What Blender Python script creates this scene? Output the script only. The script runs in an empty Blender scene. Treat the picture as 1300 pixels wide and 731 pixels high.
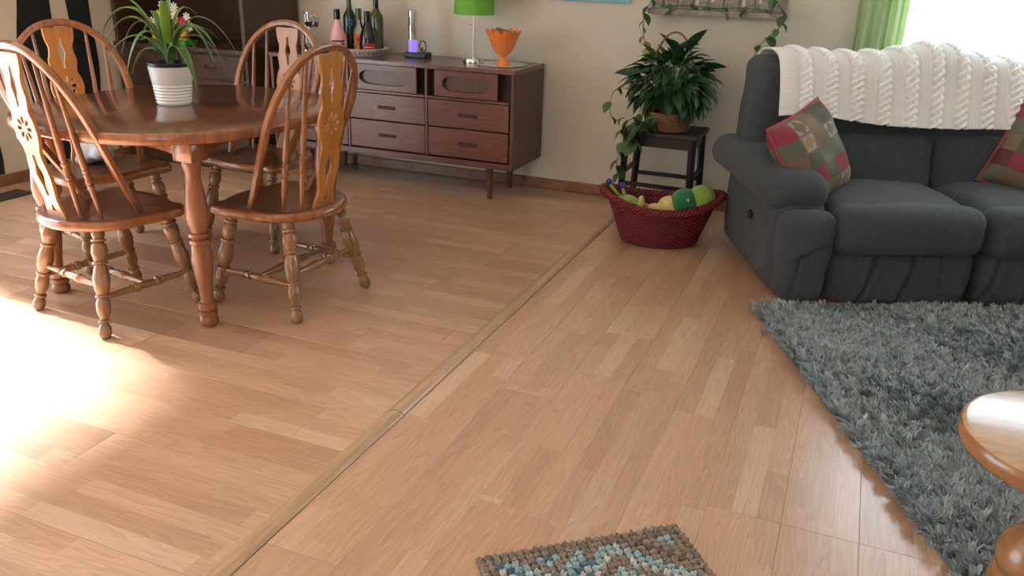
import bpy, bmesh, math, random
import numpy as np
from mathutils import Vector, Matrix, noise
random.seed(7); rng = np.random.default_rng(7)
sc = bpy.context.scene
COL = sc.collection
PI = math.pi

# ------------------------------------------------------------------ camera
H = 1.33
camd = bpy.data.cameras.new('camera'); cam = bpy.data.objects.new('camera', camd); COL.objects.link(cam)
camd.sensor_width = 36.0; camd.lens = 1052.06 / 1300 * 36.0; camd.clip_start = 0.02
R = Matrix(((0.92361653, 0.16278741, -0.34703423), (0.38229662, -0.32515766, 0.86494034), (0.02796056, -0.93154321, -0.36255407)))
cx_, cy_, cz_ = R @ Vector((1, 0, 0)), R @ Vector((0, -1, 0)), R @ Vector((0, 0, -1))
M = Matrix((cx_, cy_, cz_)).transposed().to_4x4(); M.translation = Vector((0, 0, H)); cam.matrix_world = M
sc.camera = cam

# ------------------------------------------------------------------ world, sun, exposure
w = bpy.data.worlds.new('sky'); sc.world = w; w.use_nodes = True
wn = w.node_tree.nodes; wn['Background'].inputs[0].default_value = (0.71, 0.87, 1.0, 1); wn['Background'].inputs[1].default_value = 6.4
sund = bpy.data.lights.new('sun', 'SUN'); sund.energy = 75.0; sund.angle = math.radians(9); sund.color = (0.97, 0.98, 1.0)
sun = bpy.data.objects.new('sun', sund); COL.objects.link(sun)
sdir = Vector((0.80, -0.17, -0.63)); sun.rotation_euler = sdir.to_track_quat('-Z', 'Y').to_euler(); sun.location = (-6, 2, 4)
vs = sc.view_settings; vs.view_transform = 'Standard'; vs.look = 'None'; vs.gamma = 1.0; vs.use_curve_mapping = False; vs.exposure = 0.04
sc.cycles.use_denoising = True
sc.cycles.max_bounces = 10; sc.cycles.diffuse_bounces = 6; sc.cycles.transparent_max_bounces = 16

XL, XR, YB, YF, ZC = -4.684, 2.45, 4.906, -1.8, 2.42
def portal(loc, rot, sx, sy):
    d = bpy.data.lights.new('window_portal', 'AREA'); d.shape = 'RECTANGLE'; d.size = sx; d.size_y = sy; d.energy = 1
    d.cycles.is_portal = True
    o = bpy.data.objects.new('window_portal', d); COL.objects.link(o); o.location = loc; o.rotation_euler = rot
WX0, WX1, WZ0, WZ1 = 0.10, 2.25, 0.86, 2.20      # window in the back wall
DY0, DY1, DZ1 = -0.30, 2.45, 2.08                # patio door in the left wall
FX0, FX1, FZ0, FZ1 = -1.0, 0.6, 1.0, 2.15        # unseen window behind the camera, added and sized for fill light
portal(((WX0+WX1)/2, YB+.14, (WZ0+WZ1)/2), (-PI/2, 0, 0), WX1-WX0, WZ1-WZ0)
portal((XL-.14, (DY0+DY1)/2, DZ1/2), (0, -PI/2, 0), DZ1, DY1-DY0)
portal(((FX0+FX1)/2, YF-.14, (FZ0+FZ1)/2), (PI/2, 0, 0), FX1-FX0, FZ1-FZ0)

# ------------------------------------------------------------------ materials
MATS = {}
def newmat(name):
    m = bpy.data.materials.new(name); m.use_nodes = True
    nt = m.node_tree; b = nt.nodes['Principled BSDF']; MATS[name] = m
    return m, nt, b
def N(nt, t, **kw):
    n = nt.nodes.new(t)
    for k, v in kw.items():
        if k.startswith('i_'):
            key = k[2:]; key = int(key) if key.isdigit() else key
            n.inputs[key].default_value = v
        else: setattr(n, k, v)
    return n
def rgba(c): return (c[0], c[1], c[2], 1)
def mat(name, col, rough=.5, var=.0, scale=8, bump=.0, bscale=60, metal=0, spec=.5, stretch=(1, 1, 1), coat=0, trans=0, ior=1.45, sheen=0, sub=0):
    m, nt, b = newmat(name); L = nt.links.new
    b.inputs['Roughness'].default_value = rough; b.inputs['Metallic'].default_value = metal
    b.inputs['Specular IOR Level'].default_value = spec; b.inputs['Coat Weight'].default_value = coat; b.inputs['Coat Roughness'].default_value = .12
    b.inputs['Transmission Weight'].default_value = trans; b.inputs['IOR'].default_value = ior
    if sheen: b.inputs['Sheen Weight'].default_value = sheen; b.inputs['Sheen Roughness'].default_value = .5
    b.inputs['Base Color'].default_value = rgba(col)
    tc = N(nt, 'ShaderNodeTexCoord'); mp = N(nt, 'ShaderNodeMapping'); mp.inputs['Scale'].default_value = stretch
    L(tc.outputs['Object'], mp.inputs[0])
    if var:
        n = N(nt, 'ShaderNodeTexNoise', i_Scale=scale, i_Detail=5.0); L(mp.outputs[0], n.inputs['Vector'])
        r = N(nt, 'ShaderNodeValToRGB'); r.color_ramp.elements[0].position = .3; r.color_ramp.elements[1].position = .7
        r.color_ramp.elements[0].color = rgba([c*(1-var) for c in col]); r.color_ramp.elements[1].color = rgba([min(1, c*(1+var)) for c in col])
        L(n.outputs['Fac'], r.inputs[0]); L(r.outputs[0], b.inputs['Base Color'])
    if bump:
        n2 = N(nt, 'ShaderNodeTexNoise', i_Scale=bscale, i_Detail=3.0); L(mp.outputs[0], n2.inputs['Vector'])
        bp = N(nt, 'ShaderNodeBump', i_Strength=bump, i_Distance=.01); L(n2.outputs['Fac'], bp.inputs['Height']); L(bp.outputs[0], b.inputs['Normal'])
    return m
def wood(name, dark, light, rough=.3, stretch=(1, 1, 12), scale=6, coat=.3):
    m, nt, b = newmat(name); L = nt.links.new
    b.inputs['Roughness'].default_value = rough; b.inputs['Coat Weight'].default_value = coat; b.inputs['Coat Roughness'].default_value = .15
    tc = N(nt, 'ShaderNodeTexCoord'); mp = N(nt, 'ShaderNodeMapping'); mp.inputs['Scale'].default_value = stretch; L(tc.outputs['Object'], mp.inputs[0])
    n = N(nt, 'ShaderNodeTexNoise', i_Scale=scale, i_Detail=6.0, i_Distortion=.6); L(mp.outputs[0], n.inputs['Vector'])
    r = N(nt, 'ShaderNodeValToRGB'); e = r.color_ramp.elements; e[0].position = .32; e[1].position = .68
    e[0].color = rgba(dark); e[1].color = rgba(light); L(n.outputs['Fac'], r.inputs[0])
    oi = N(nt, 'ShaderNodeObjectInfo'); hv = N(nt, 'ShaderNodeHueSaturation')
    mr = N(nt, 'ShaderNodeMapRange', i_3=.92, i_4=1.08); L(oi.outputs['Random'], mr.inputs[0]); L(mr.outputs[0], hv.inputs['Value'])
    L(r.outputs[0], hv.inputs['Color']); L(hv.outputs[0], b.inputs['Base Color'])
    bp = N(nt, 'ShaderNodeBump', i_Strength=.06, i_Distance=.004); L(n.outputs['Fac'], bp.inputs['Height']); L(bp.outputs[0], b.inputs['Normal'])
    return m
def floor_mat():
    """three-strip laminate print: object x along the board, y across"""
    m, nt, b = newmat('laminate'); L = nt.links.new
    tc = N(nt, 'ShaderNodeTexCoord'); oi = N(nt, 'ShaderNodeObjectInfo'); sx = N(nt, 'ShaderNodeSeparateXYZ'); L(tc.outputs['Object'], sx.inputs[0])
    def mth(op, a, bb=None, c=None):
        n = N(nt, 'ShaderNodeMath', operation=op)
        for i, q in enumerate((a, bb, c)):
            if q is None: continue
            if isinstance(q, (int, float)): n.inputs[i].default_value = q
            else: L(q, n.inputs[i])
        return n.outputs[0]
    strip = mth('FLOOR', mth('MULTIPLY', mth('ADD', sx.outputs[1], .0975), 1/.0645))
    rnd = mth('MULTIPLY', oi.outputs['Random'], 57.0)
    cv = N(nt, 'ShaderNodeCombineXYZ'); L(strip, cv.inputs[0]); L(rnd, cv.inputs[1])
    wn1 = N(nt, 'ShaderNodeTexWhiteNoise', noise_dimensions='3D'); L(cv.outputs[0], wn1.inputs[0])
    seg = mth('FLOOR', mth('ADD', mth('MULTIPLY', sx.outputs[0], 1/.52), mth('MULTIPLY', wn1.outputs[0], 5.0)))
    cv2 = N(nt, 'ShaderNodeCombineXYZ'); L(strip, cv2.inputs[0]); L(seg, cv2.inputs[1]); L(rnd, cv2.inputs[2])
    wn2 = N(nt, 'ShaderNodeTexWhiteNoise', noise_dimensions='3D'); L(cv2.outputs[0], wn2.inputs[0])
    # grain
    off = N(nt, 'ShaderNodeVectorMath', operation='SCALE'); L(wn2.outputs[1], off.inputs[0]); off.inputs[3].default_value = 31.0
    add = N(nt, 'ShaderNodeVectorMath', operation='ADD'); L(tc.outputs['Object'], add.inputs[0]); L(off.outputs[0], add.inputs[1])
    mp = N(nt, 'ShaderNodeMapping'); mp.inputs['Scale'].default_value = (1.1, 11, 1); L(add.outputs[0], mp.inputs[0])
    n1 = N(nt, 'ShaderNodeTexNoise', i_Scale=2.0, i_Detail=1.5, i_Distortion=.3); L(mp.outputs[0], n1.inputs['Vector'])
    rings = mth('FRACT', mth('MULTIPLY', n1.outputs['Fac'], 9.0))
    mp2 = N(nt, 'ShaderNodeMapping'); mp2.inputs['Scale'].default_value = (5, 120, 1); L(add.outputs[0], mp2.inputs[0])
    n2 = N(nt, 'ShaderNodeTexNoise', i_Scale=2.0, i_Detail=3.0); L(mp2.outputs[0], n2.inputs['Vector'])
    r = N(nt, 'ShaderNodeValToRGB'); el = r.color_ramp.elements
    el[0].position = 0; el[0].color = (.485, .295, .185, 1); el[1].position = 1; el[1].color = (.63, .445, .31, 1)
    e2 = r.color_ramp.elements.new(.5); e2.color = (.535, .337, .216, 1); e3 = r.color_ramp.elements.new(.8); e3.color = (.575, .375, .245, 1)
    L(wn2.outputs[0], r.inputs[0])
    g = mth('ADD', mth('MULTIPLY', rings, -.20), mth('MULTIPLY', n2.outputs['Fac'], .30))
    val = mth('ADD', g, .95)
    val = mth('ADD', val, mth('MULTIPLY', mth('SUBTRACT', oi.outputs['Random'], .5), .10))
    # fine line between strips
    fr = mth('FRACT', mth('MULTIPLY', mth('ADD', sx.outputs[1], .0975), 1/.0645))
    ln = mth('LESS_THAN', fr, .02); val = mth('SUBTRACT', val, mth('MULTIPLY', ln, .07))
    hv = N(nt, 'ShaderNodeHueSaturation'); L(val, hv.inputs['Value']); L(r.outputs[0], hv.inputs['Color'])
    mx = N(nt, 'ShaderNodeMix', data_type='RGBA', blend_type='MULTIPLY'); mx.inputs[0].default_value = 1
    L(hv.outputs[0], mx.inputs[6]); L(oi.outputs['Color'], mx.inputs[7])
    L(mx.outputs[2], b.inputs['Base Color'])
    b.inputs['Roughness'].default_value = .28; b.inputs['Specular IOR Level'].default_value = 1.0
    bp = N(nt, 'ShaderNodeBump', i_Strength=.05, i_Distance=.002); L(n2.outputs['Fac'], bp.inputs['Height']); L(bp.outputs[0], b.inputs['Normal'])
    return m
def vcol_mat(name, rough=.8, sheen=0):
    m, nt, b = newmat(name); a = N(nt, 'ShaderNodeAttribute', attribute_name='tint'); nt.links.new(a.outputs['Color'], b.inputs['Base Color'])
    b.inputs['Roughness'].default_value = rough; b.inputs['Sheen Weight'].default_value = sheen
    return m
def pillow_mat():
    m, nt, b = newmat('patchwork'); L = nt.links.new
    tc = N(nt, 'ShaderNodeTexCoord'); mp = N(nt, 'ShaderNodeMapping'); mp.inputs['Scale'].default_value = (13, 13, 0); mp.inputs['Location'].default_value = (.5, .5, .5); L(tc.outputs['Object'], mp.inputs[0])
    fl = N(nt, 'ShaderNodeVectorMath', operation='FLOOR'); L(mp.outputs[0], fl.inputs[0])
    fr = N(nt, 'ShaderNodeVectorMath', operation='FRACTION'); L(mp.outputs[0], fr.inputs[0])
    wn1 = N(nt, 'ShaderNodeTexWhiteNoise', noise_dimensions='3D'); L(fl.outputs[0], wn1.inputs[0])
    r = N(nt, 'ShaderNodeValToRGB'); r.color_ramp.interpolation = 'CONSTANT'; el = r.color_ramp.elements
    pal = [(.24, .03, .05), (.085, .085, .058), (.17, .125, .07), (.11, .026, .032), (.12, .125, .08), (.25, .18, .085), (.15, .125, .085)]
    el[0].color = rgba(pal[0]); el[1].position = 1/7; el[1].color = rgba(pal[1])
    for i in range(2, 7): e = el.new(i/7); e.color = rgba(pal[i])
    L(wn1.outputs[0], r.inputs[0])
    sub = N(nt, 'ShaderNodeVectorMath', operation='SUBTRACT'); sub.inputs[1].default_value = (.5, .5, 0); L(fr.outputs[0], sub.inputs[0])
    ab = N(nt, 'ShaderNodeVectorMath', operation='ABSOLUTE'); L(sub.outputs[0], ab.inputs[0])
    s = N(nt, 'ShaderNodeSeparateXYZ'); L(ab.outputs[0], s.inputs[0])
    ad = N(nt, 'ShaderNodeMath', operation='ADD'); L(s.outputs[0], ad.inputs[0]); L(s.outputs[1], ad.inputs[1])
    mxx = N(nt, 'ShaderNodeMath', operation='MAXIMUM'); L(s.outputs[0], mxx.inputs[0]); L(s.outputs[1], mxx.inputs[1])
    gt = N(nt, 'ShaderNodeMath', operation='GREATER_THAN'); L(ad.outputs[0], gt.inputs[0]); gt.inputs[1].default_value = .42
    lt = N(nt, 'ShaderNodeMath', operation='LESS_THAN'); L(mxx.outputs[0], lt.inputs[0]); lt.inputs[1].default_value = .4
    sel = N(nt, 'ShaderNodeSeparateColor'); L(wn1.outputs[1], sel.inputs[0])
    g2 = N(nt, 'ShaderNodeMath', operation='GREATER_THAN'); L(sel.outputs[0], g2.inputs[0]); g2.inputs[1].default_value = .66
    mu = N(nt, 'ShaderNodeMath', operation='MULTIPLY'); L(gt.outputs[0], mu.inputs[0]); L(lt.outputs[0], mu.inputs[1])
    mu2 = N(nt, 'ShaderNodeMath', operation='MULTIPLY'); L(mu.outputs[0], mu2.inputs[0]); L(g2.outputs[0], mu2.inputs[1])
    mx = N(nt, 'ShaderNodeMix', data_type='RGBA'); L(mu2.outputs[0], mx.inputs[0]); L(r.outputs[0], mx.inputs[6]); mx.inputs[7].default_value = (.36, .26, .21, 1)
    L(mx.outputs[2], b.inputs['Base Color']); b.inputs['Roughness'].default_value = .75
    n = N(nt, 'ShaderNodeTexNoise', i_Scale=300.0); L(tc.outputs['Object'], n.inputs['Vector'])
    bp = N(nt, 'ShaderNodeBump', i_Strength=.25, i_Distance=.003); L(n.outputs['Fac'], bp.inputs['Height']); L(bp.outputs[0], b.inputs['Normal'])
    return m
def glass_pane_mat():
    m, nt, b = newmat('pane_glass'); L = nt.links.new; nt.nodes.remove(b)
    t = N(nt, 'ShaderNodeBsdfTransparent'); g = N(nt, 'ShaderNodeBsdfGlossy'); g.inputs['Roughness'].default_value = .02
    mx = N(nt, 'ShaderNodeMixShader'); mx.inputs[0].default_value = .06
    L(t.outputs[0], mx.inputs[1]); L(g.outputs[0], mx.inputs[2]); L(mx.outputs[0], nt.nodes['Material Output'].inputs[0])
    return m
M_floor = floor_mat()
M_sub = mat('subfloor', (.12, .07, .04), .9)
M_wall = mat('cream_paint', (.61, .57, .47), .75, .03, 3, .08, 90)
M_ceil = mat('ceiling_paint', (.75, .72, .66), .9, .02, 3, .2, 120)
M_base = wood('baseboard_wood', (.20, .085, .042), (.30, .14, .075), .45, (1, 1, 1), 9)
M_trimw = mat('white_trim', (.8, .8, .78), .4)
M_tmold = wood('transition_wood', (.44, .29, .165), (.56, .39, .24), .28, (30, 2, 2), 3)
M_honey = wood('honey_wood', (.20, .072, .024), (.32, .125, .042), .24, (6, 6, 1), 5, .5)
M_splat = wood('splat_wood_lit', (.40, .145, .022), (.52, .21, .038), .28, (9, 2, 1.5), 5, .45)  # lighter orange than the bow: bounced sunlight put into the wood colour
M_leg = wood('leg_wood', (.185, .088, .036), (.29, .145, .062), .22, (6, 6, 1), 5, .5)
M_seat = wood('seat_wood', (.085, .028, .014), (.15, .052, .024), .28, (14, 2, 2), 4, .5)
M_tabletop = wood('tabletop_wood', (.095, .038, .022), (.155, .066, .037), .18, (3, 22, 3), 3.5, .5)
M_tableedge = wood('table_wood', (.19, .066, .024), (.30, .11, .042), .25, (6, 6, 1), 5, .5)
M_walnut = wood('walnut', (.092, .028, .015), (.16, .054, .028), .36, (2, 2, 22), 4, .2)
M_walnutside = wood('walnut_side', (.075, .034, .022), (.12, .055, .035), .4, (8, 22, 1.2), 4, .1)
M_walnuttop = wood('walnut_top', (.10, .045, .03), (.165, .08, .055), .27, (3, 22, 2), 4, .3)
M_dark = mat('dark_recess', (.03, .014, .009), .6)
M_hutch = wood('dark_hutch', (.036, .018, .011), (.07, .036, .022), .4, (2, 2, 18), 4, .2)
M_mural = mat('mural_black', (.012, .016, .016), .55, .15, 4)
M_sofa = mat('sofa_fabric', (.050, .060, .067), .92, .14, 40, .35, 260, sheen=.08)
M_sofad = mat('sofa_underside', (.02, .021, .022), .95)
M_knit = mat('white_knit', (.88, .87, .84), .95, .02, 30, .3, 500, sheen=.1)
M_pillow = pillow_mat()
M_pipe = mat('red_piping', (.42, .05, .09), .7, .1, 20)
def curtain_mat():
    m, nt, b = newmat('green_curtain'); L = nt.links.new; b.inputs['Base Color'].default_value = (.56, .67, .43, 1); b.inputs['Roughness'].default_value = .8
    t = N(nt, 'ShaderNodeBsdfTranslucent'); t.inputs[0].default_value = (.70, .82, .48, 1); mx = N(nt, 'ShaderNodeMixShader'); mx.inputs[0].default_value = .4
    L(b.outputs[0], mx.inputs[1]); L(t.outputs[0], mx.inputs[2]); L(mx.outputs[0], nt.nodes['Material Output'].inputs[0]); return m
M_curtain = curtain_mat()
M_pot = mat('white_ceramic', (.80, .79, .74), .15, coat=.5)
M_blackpl = mat('black_plastic', (.015, .017, .018), .35)
M_chrome = mat('chrome', (.72, .72, .72), .12, metal=1)
M_greenshade = mat('green_shade', (.16, .42, .05), .7, .06, 30, .1, 200)
M_orange = mat('orange_glass', (.90, .25, .06), .15, .1, 12, coat=.6)
M_mirror = mat('mirror_glass', (.78, .82, .78), .06, metal=.85)
M_tray = mat('white_tray', (.78, .77, .70), .3)
M_ink = mat('tray_ink', (.03, .03, .03), .6)
M_red = mat('red_wicker', (.165, .014, .02), .42, .25, 30)
M_plg = mat('plush_green', (.012, .16, .06), .95, .15, 60, .4, 200, sheen=.4)
M_pll = mat('plush_lime', (.22, .36, .045), .95, .12, 60, .4, 200, sheen=.4)
M_ply = mat('plush_yellow', (.68, .55, .20), .95, .1, 60, .4, 200, sheen=.4)
M_plb = mat('plush_blue', (.05, .05, .22), .95, .1, 60)
M_plr = mat('plush_red', (.6, .04, .03), .95, .1, 60)
M_stool = mat('black_brown_stain', (.022, .015, .012), .4, .2, 20)
M_leaf = mat('lily_leaf', (.022, .070, .022), .36, .3, 20)
M_leafb = mat('pothos_leaf', (.045, .115, .032), .4, .3, 20)
M_leafy = mat('yellowing_leaf', (.30, .29, .05), .5, .2, 20)
M_vine = mat('vine_stem', (.10, .10, .04), .6)
M_stalk = mat('lily_stalk', (.05, .13, .04), .5)
M_wick = mat('natural_wicker', (.24, .12, .05), .6, .3, 40)
M_terra = mat('terracotta', (.40, .10, .04), .7)
M_soil = mat('soil', (.03, .02, .015), .95)
M_drac = mat('arching_leaf', (.075, .185, .035), .38, .25, 14)
M_dracy = mat('arching_leaf_bright', (.17, .31, .035), .38, .2, 14)
M_dracw = mat('leaf_margin', (.22, .30, .12), .4)
M_shelf = mat('weathered_wood', (.30, .27, .22), .8, .25, 18, .3, 60, stretch=(1, 1, 4))
M_picketw = mat('flaking_white', (.62, .58, .50), .8, .25, 25, .3, 60)
M_blue = mat('canvas_blue', (.18, .42, .50), .7, .2, 8, .2, 100)
M_mat = vcol_mat('mat_yarn', .95, .2); M_shag = vcol_mat('shag_yarn', .8, .3)
M_rugb = mat('rug_backing', (.16, .15, .13), .95, .2, 40)
M_pine = wood('pine_top', (.50, .32, .17), (.64, .45, .27), .24, (4, 16, 4), 3, .4)
M_pineedge = wood('pine_edge', (.27, .115, .042), (.38, .18, .075), .25, (4, 4, 10), 3, .5)
M_vent = mat('vent_metal', (.035, .05, .06), .45, metal=.3)
M_pane = glass_pane_mat()
M_glass = mat('clear_glass', (.95, .97, .96), .03, trans=1, ior=1.45)
M_winegreen = mat('dark_green_glass', (.02, .035, .010), .08, coat=.5)
M_wineblack = mat('black_glass', (.008, .008, .009), .08, coat=.5)
M_olive = mat('olive_glass', (.07, .085, .015), .1, coat=.5)
M_pinkg = mat('pink_frost', (.82, .44, .50), .25, .05, 10, coat=.4)
M_lblb = mat('label_blue', (.02, .16, .36), .6); M_lblr = mat('label_red', (.45, .015, .03), .6); M_lblo = mat('label_orange', (.55, .16, .05), .6, .5, 60)
M_lblm = mat('label_maroon', (.10, .015, .02), .6); M_gold = mat('print_gold', (.7, .6, .45), .5)
M_purple = None
m_, nt_, b_ = newmat('violet_led'); b_.inputs['Base Color'].default_value = (.2, .12, .6, 1); b_.inputs['Emission Color'].default_value = (.30, .20, 1, 1); b_.inputs['Emission Strength'].default_value = .9; M_purple = m_
M_ty = mat('toy_yellow', (.80, .45, .03), .4); M_tg = mat('toy_green', (.03, .35, .06), .4); M_tw = mat('toy_white', (.75, .73, .68), .5); M_tr = mat('toy_red', (.5, .03, .05), .4); M_tp = mat('toy_purple', (.06, .03, .06), .5)
M_cord = mat('white_cord', (.75, .73, .68), .5); M_cloth = mat('pale_cloth', (.50, .52, .55), .9, .1, 10, .3, 60)
M_brick = mat('brown_wrap', (.28, .13, .08), .6, .3, 30)

# ------------------------------------------------------------------ mesh helpers
class B:
    def __init__(s): s.v = []; s.f = []; s.m = []; s.mi = 0
    def add(s, vs, fs):
        o = len(s.v); s.v += [tuple(p) for p in vs]; s.f += [tuple(i+o for i in f) for f in fs]; s.m += [s.mi]*len(fs); return s
    def box(s, c, d, rot=None, ch=0):
        hx, hy, hz = d[0]/2, d[1]/2, d[2]/2
        if ch:
            ps, fs = rbox_data((hx, hy, hz), ch, 1, 1)
        else:
            ps = [(x*hx, y*hy, z*hz) for x in (-1, 1) for y in (-1, 1) for z in (-1, 1)]
            fs = [(0, 1, 3, 2), (4, 6, 7, 5), (0, 4, 5, 1), (2, 3, 7, 6), (0, 2, 6, 4), (1, 5, 7, 3)]
        if rot is not None: ps = [rot @ Vector(p) for p in ps]
        return s.add([(p[0]+c[0], p[1]+c[1], p[2]+c[2]) for p in ps], fs)
    def lathe(s, prof, c=(0, 0, 0), n=20, sx=1, sy=1, axis=None, cap=True):
        """prof: list of (r,z)"""
        vs = []
        for r, z in prof:
            for i in range(n):
                a = 2*PI*i/n; vs.append(Vector((r*math.cos(a)*sx, r*math.sin(a)*sy, z)))
        if axis is not None: q = Vector((0, 0, 1)).rotation_difference(Vector(axis).normalized()); vs = [q @ p for p in vs]
        vs = [p+Vector(c) for p in vs]; fs = []
        for k in range(len(prof)-1):
            for i in range(n): j = (i+1) % n; fs.append((k*n+i, k*n+j, (k+1)*n+j, (k+1)*n+i))
        if cap: fs.append(tuple(range(n-1, -1, -1))); o = (len(prof)-1)*n; fs.append(tuple(o+i for i in range(n)))
        return s.add(vs, fs)
    def turned(s, p0, p1, prof, n=12):
        p0, p1 = Vector(p0), Vector(p1); Ln = (p1-p0).length
        return s.lathe([(r, t*Ln) for t, r in prof], p0, n, axis=p1-p0)
    def tube(s, pts, r, n=8, closed=False, ry=None, up=None, cap=True):
        pts = [Vector(p) for p in pts]; m = len(pts); vs = []; fs = []
        rr = r if callable(r) else (lambda t: r)
        prev = None
        for k in range(m):
            if closed: t = pts[(k+1) % m]-pts[k-1]
            else: t = pts[min(k+1, m-1)]-pts[max(k-1, 0)]
            t = t.normalized() if t.length > 1e-9 else Vector((0, 0, 1))
            if up is not None: a = Vector(up)
            elif prev is None: a = Vector((0, 0, 1)) if abs(t.z) < .9 else Vector((1, 0, 0))
            else: a = prev
            x = (a-t*a.dot(t)).normalized(); y = t.cross(x); prev = x
            R0 = rr(k/(m-1) if m > 1 else 0)
            for i in range(n):
                an = 2*PI*(i+.5)/n; vs.append(pts[k]+x*(R0*math.cos(an))+y*((R0 if ry is None else ry*R0/max(1e-9, rr(0)))*math.sin(an)))
        for k in range(m if closed else m-1):
            k2 = (k+1) % m
            for i in range(n): j = (i+1) % n; fs.append((k*n+i, k*n+j, k2*n+j, k2*n+i))
        if not closed and cap: fs.append(tuple(range(n-1, -1, -1))); fs.append(tuple((m-1)*n+i for i in range(n)))
        return s.add(vs, fs)
    def prism(s, outline, z0, z1, ch=0.0):
        """outline CCW (x,y); optional chamfer ring top and bottom"""
        n = len(outline); cx = sum(p[0] for p in outline)/n; cy = sum(p[1] for p in outline)/n
        def ring(z, ins):
            out = []
            for x, y in outline:
                d = math.hypot(x-cx, y-cy); f = (d-ins)/d if d > 0 else 1; out.append((cx+(x-cx)*f, cy+(y-cy)*f, z))
            return out
        rings = [ring(z0, ch), ring(z0+ch, 0), ring(z0+(z1-z0)*.5, -ch*.15), ring(z1-ch, 0), ring(z1, ch)] if ch else [ring(z0, 0), ring(z1, 0)]
        if ch: rings.insert(1, ring(z0+ch*.3, ch*.3)); rings.insert(-1, ring(z1-ch*.3, ch*.3))
        vs = [p for r_ in rings for p in r_]; fs = []
        for k in range(len(rings)-1):
            for i in range(n): j = (i+1) % n; fs.append((k*n+i, k*n+j, (k+1)*n+j, (k+1)*n+i))
        fs.append(tuple(range(n-1, -1, -1))); o = (len(rings)-1)*n; fs.append(tuple(o+i for i in range(n)))
        return s.add(vs, fs)
    def build(s, name, mats, parent=None, smooth=True, angle=40, warp=None):
        me = bpy.data.meshes.new(name); vs = s.v if warp is None else [tuple(warp(Vector(p))) for p in s.v]
        me.from_pydata(vs, [], s.f)
        mats = mats if isinstance(mats, (list, tuple)) else [mats]
        for m in mats: me.materials.append(m)
        if len(mats) > 1: me.polygons.foreach_set('material_index', s.m)
        bm = bmesh.new(); bm.from_mesh(me); bmesh.ops.recalc_face_normals(bm, faces=bm.faces); bm.to_mesh(me); bm.free()
        return link(name, me, parent, smooth, angle)
def link(name, me, parent=None, smooth=True, angle=40):
    if smooth:
        me.polygons.foreach_set('use_smooth', [True]*len(me.polygons))
        if angle: me.set_sharp_from_angle(angle=math.radians(angle))
    o = bpy.data.objects.new(name, me); COL.objects.link(o)
    if parent: o.parent = parent
    return o
def rbox_data(h, r, k=3, m=3):
    """rounded box as a welded grid; h half sizes"""
    r = min(r, *h); ax = []
    for q in h:
        inner = q-r
        a = [-q+r*(1-math.cos(PI/2*i/k))*1.0 if False else -inner-r*math.cos(PI/2*i/k) for i in range(k)]
        b = [-inner+2*inner*i/m for i in range(m+1)] if inner > 1e-6 else [0.0]
        c = [-x for x in reversed(a)]; ax.append(a+b+c)
    idx = {}; vs = []; fs = []
    def vid(p):
        key = tuple(round(x, 6) for x in p)
        if key not in idx:
            inn = Vector([max(-(h[i]-r), min(h[i]-r, p[i])) for i in range(3)]); d = Vector(p)-inn
            # square-to-round mapping
            if d.length > 1e-9: d = d.normalized()*r
            idx[key] = len(vs); vs.append(tuple(inn+d))
        return idx[key]
    for a_ in range(3):
        b_, c_ = (a_+1) % 3, (a_+2) % 3
        for sgn in (-1, 1):
            for i in range(len(ax[b_])-1):
                for j in range(len(ax[c_])-1):
                    q = []
                    for (ii, jj) in ((i, j), (i+1, j), (i+1, j+1), (i, j+1)):
                        p = [0, 0, 0]; p[a_] = sgn*h[a_]; p[b_] = ax[b_][ii]; p[c_] = ax[c_][jj]; q.append(vid(p))
                    if sgn < 0: q.reverse()
                    if len(set(q)) == 4: fs.append(tuple(q))
    return vs, fs
def soft(c, h, r, warp=None, k=5, m=10, nz=0, nscale=6, seed=0):
    """puffy rounded box -> (verts, faces) about centre c"""
    vs, fs = rbox_data(h, r, k, m); out = []
    for p in vs:
        p = Vector(p)
        if warp: p = Vector(warp(p))
        if nz:
            q = p*nscale+Vector((seed*7.3, seed*3.1, 0)); d = noise.noise(q)
            p = p+p.normalized()*d*nz
        out.append(p+Vector(c))
    return out, fs
def catmull(pts, n=8, closed=False):
    pts = [Vector(p) for p in pts]; out = []; m = len(pts)
    for i in range(m if closed else m-1):
        if closed: p0, p1, p2, p3 = pts[i-1], pts[i], pts[(i+1) % m], pts[(i+2) % m]
        else: p0, p1, p2, p3 = pts[max(i-1, 0)], pts[i], pts[i+1], pts[min(i+2, m-1)]
        for k in range(n):
            t = k/n; out.append(.5*((2*p1)+(p2-p0)*t+(2*p0-5*p1+4*p2-p3)*t*t+(3*p1-p0-3*p2+p3)*t**3))
    if not closed: out.append(pts[-1])
    return out
def tag(o, label, cat, group=None):
    o['label'] = label; o['category'] = cat
    if group: o['group'] = group
    return o
def thing(name, label, cat, loc=(0, 0, 0), rz=0, group=None):
    o = bpy.data.objects.new(name, None); COL.objects.link(o); o.location = loc; o.rotation_euler = (0, 0, rz); o.empty_display_size = .1
    return tag(o, label, cat, group)
def struct(o): o['kind'] = 'structure'; return o
def copy_tree(root):
    r = root.copy(); COL.objects.link(r)
    for ch in list(root.children):
        c = ch.copy(); COL.objects.link(c); c.parent = r
        for g in list(ch.children): d = g.copy(); COL.objects.link(d); d.parent = c
    return r
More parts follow.
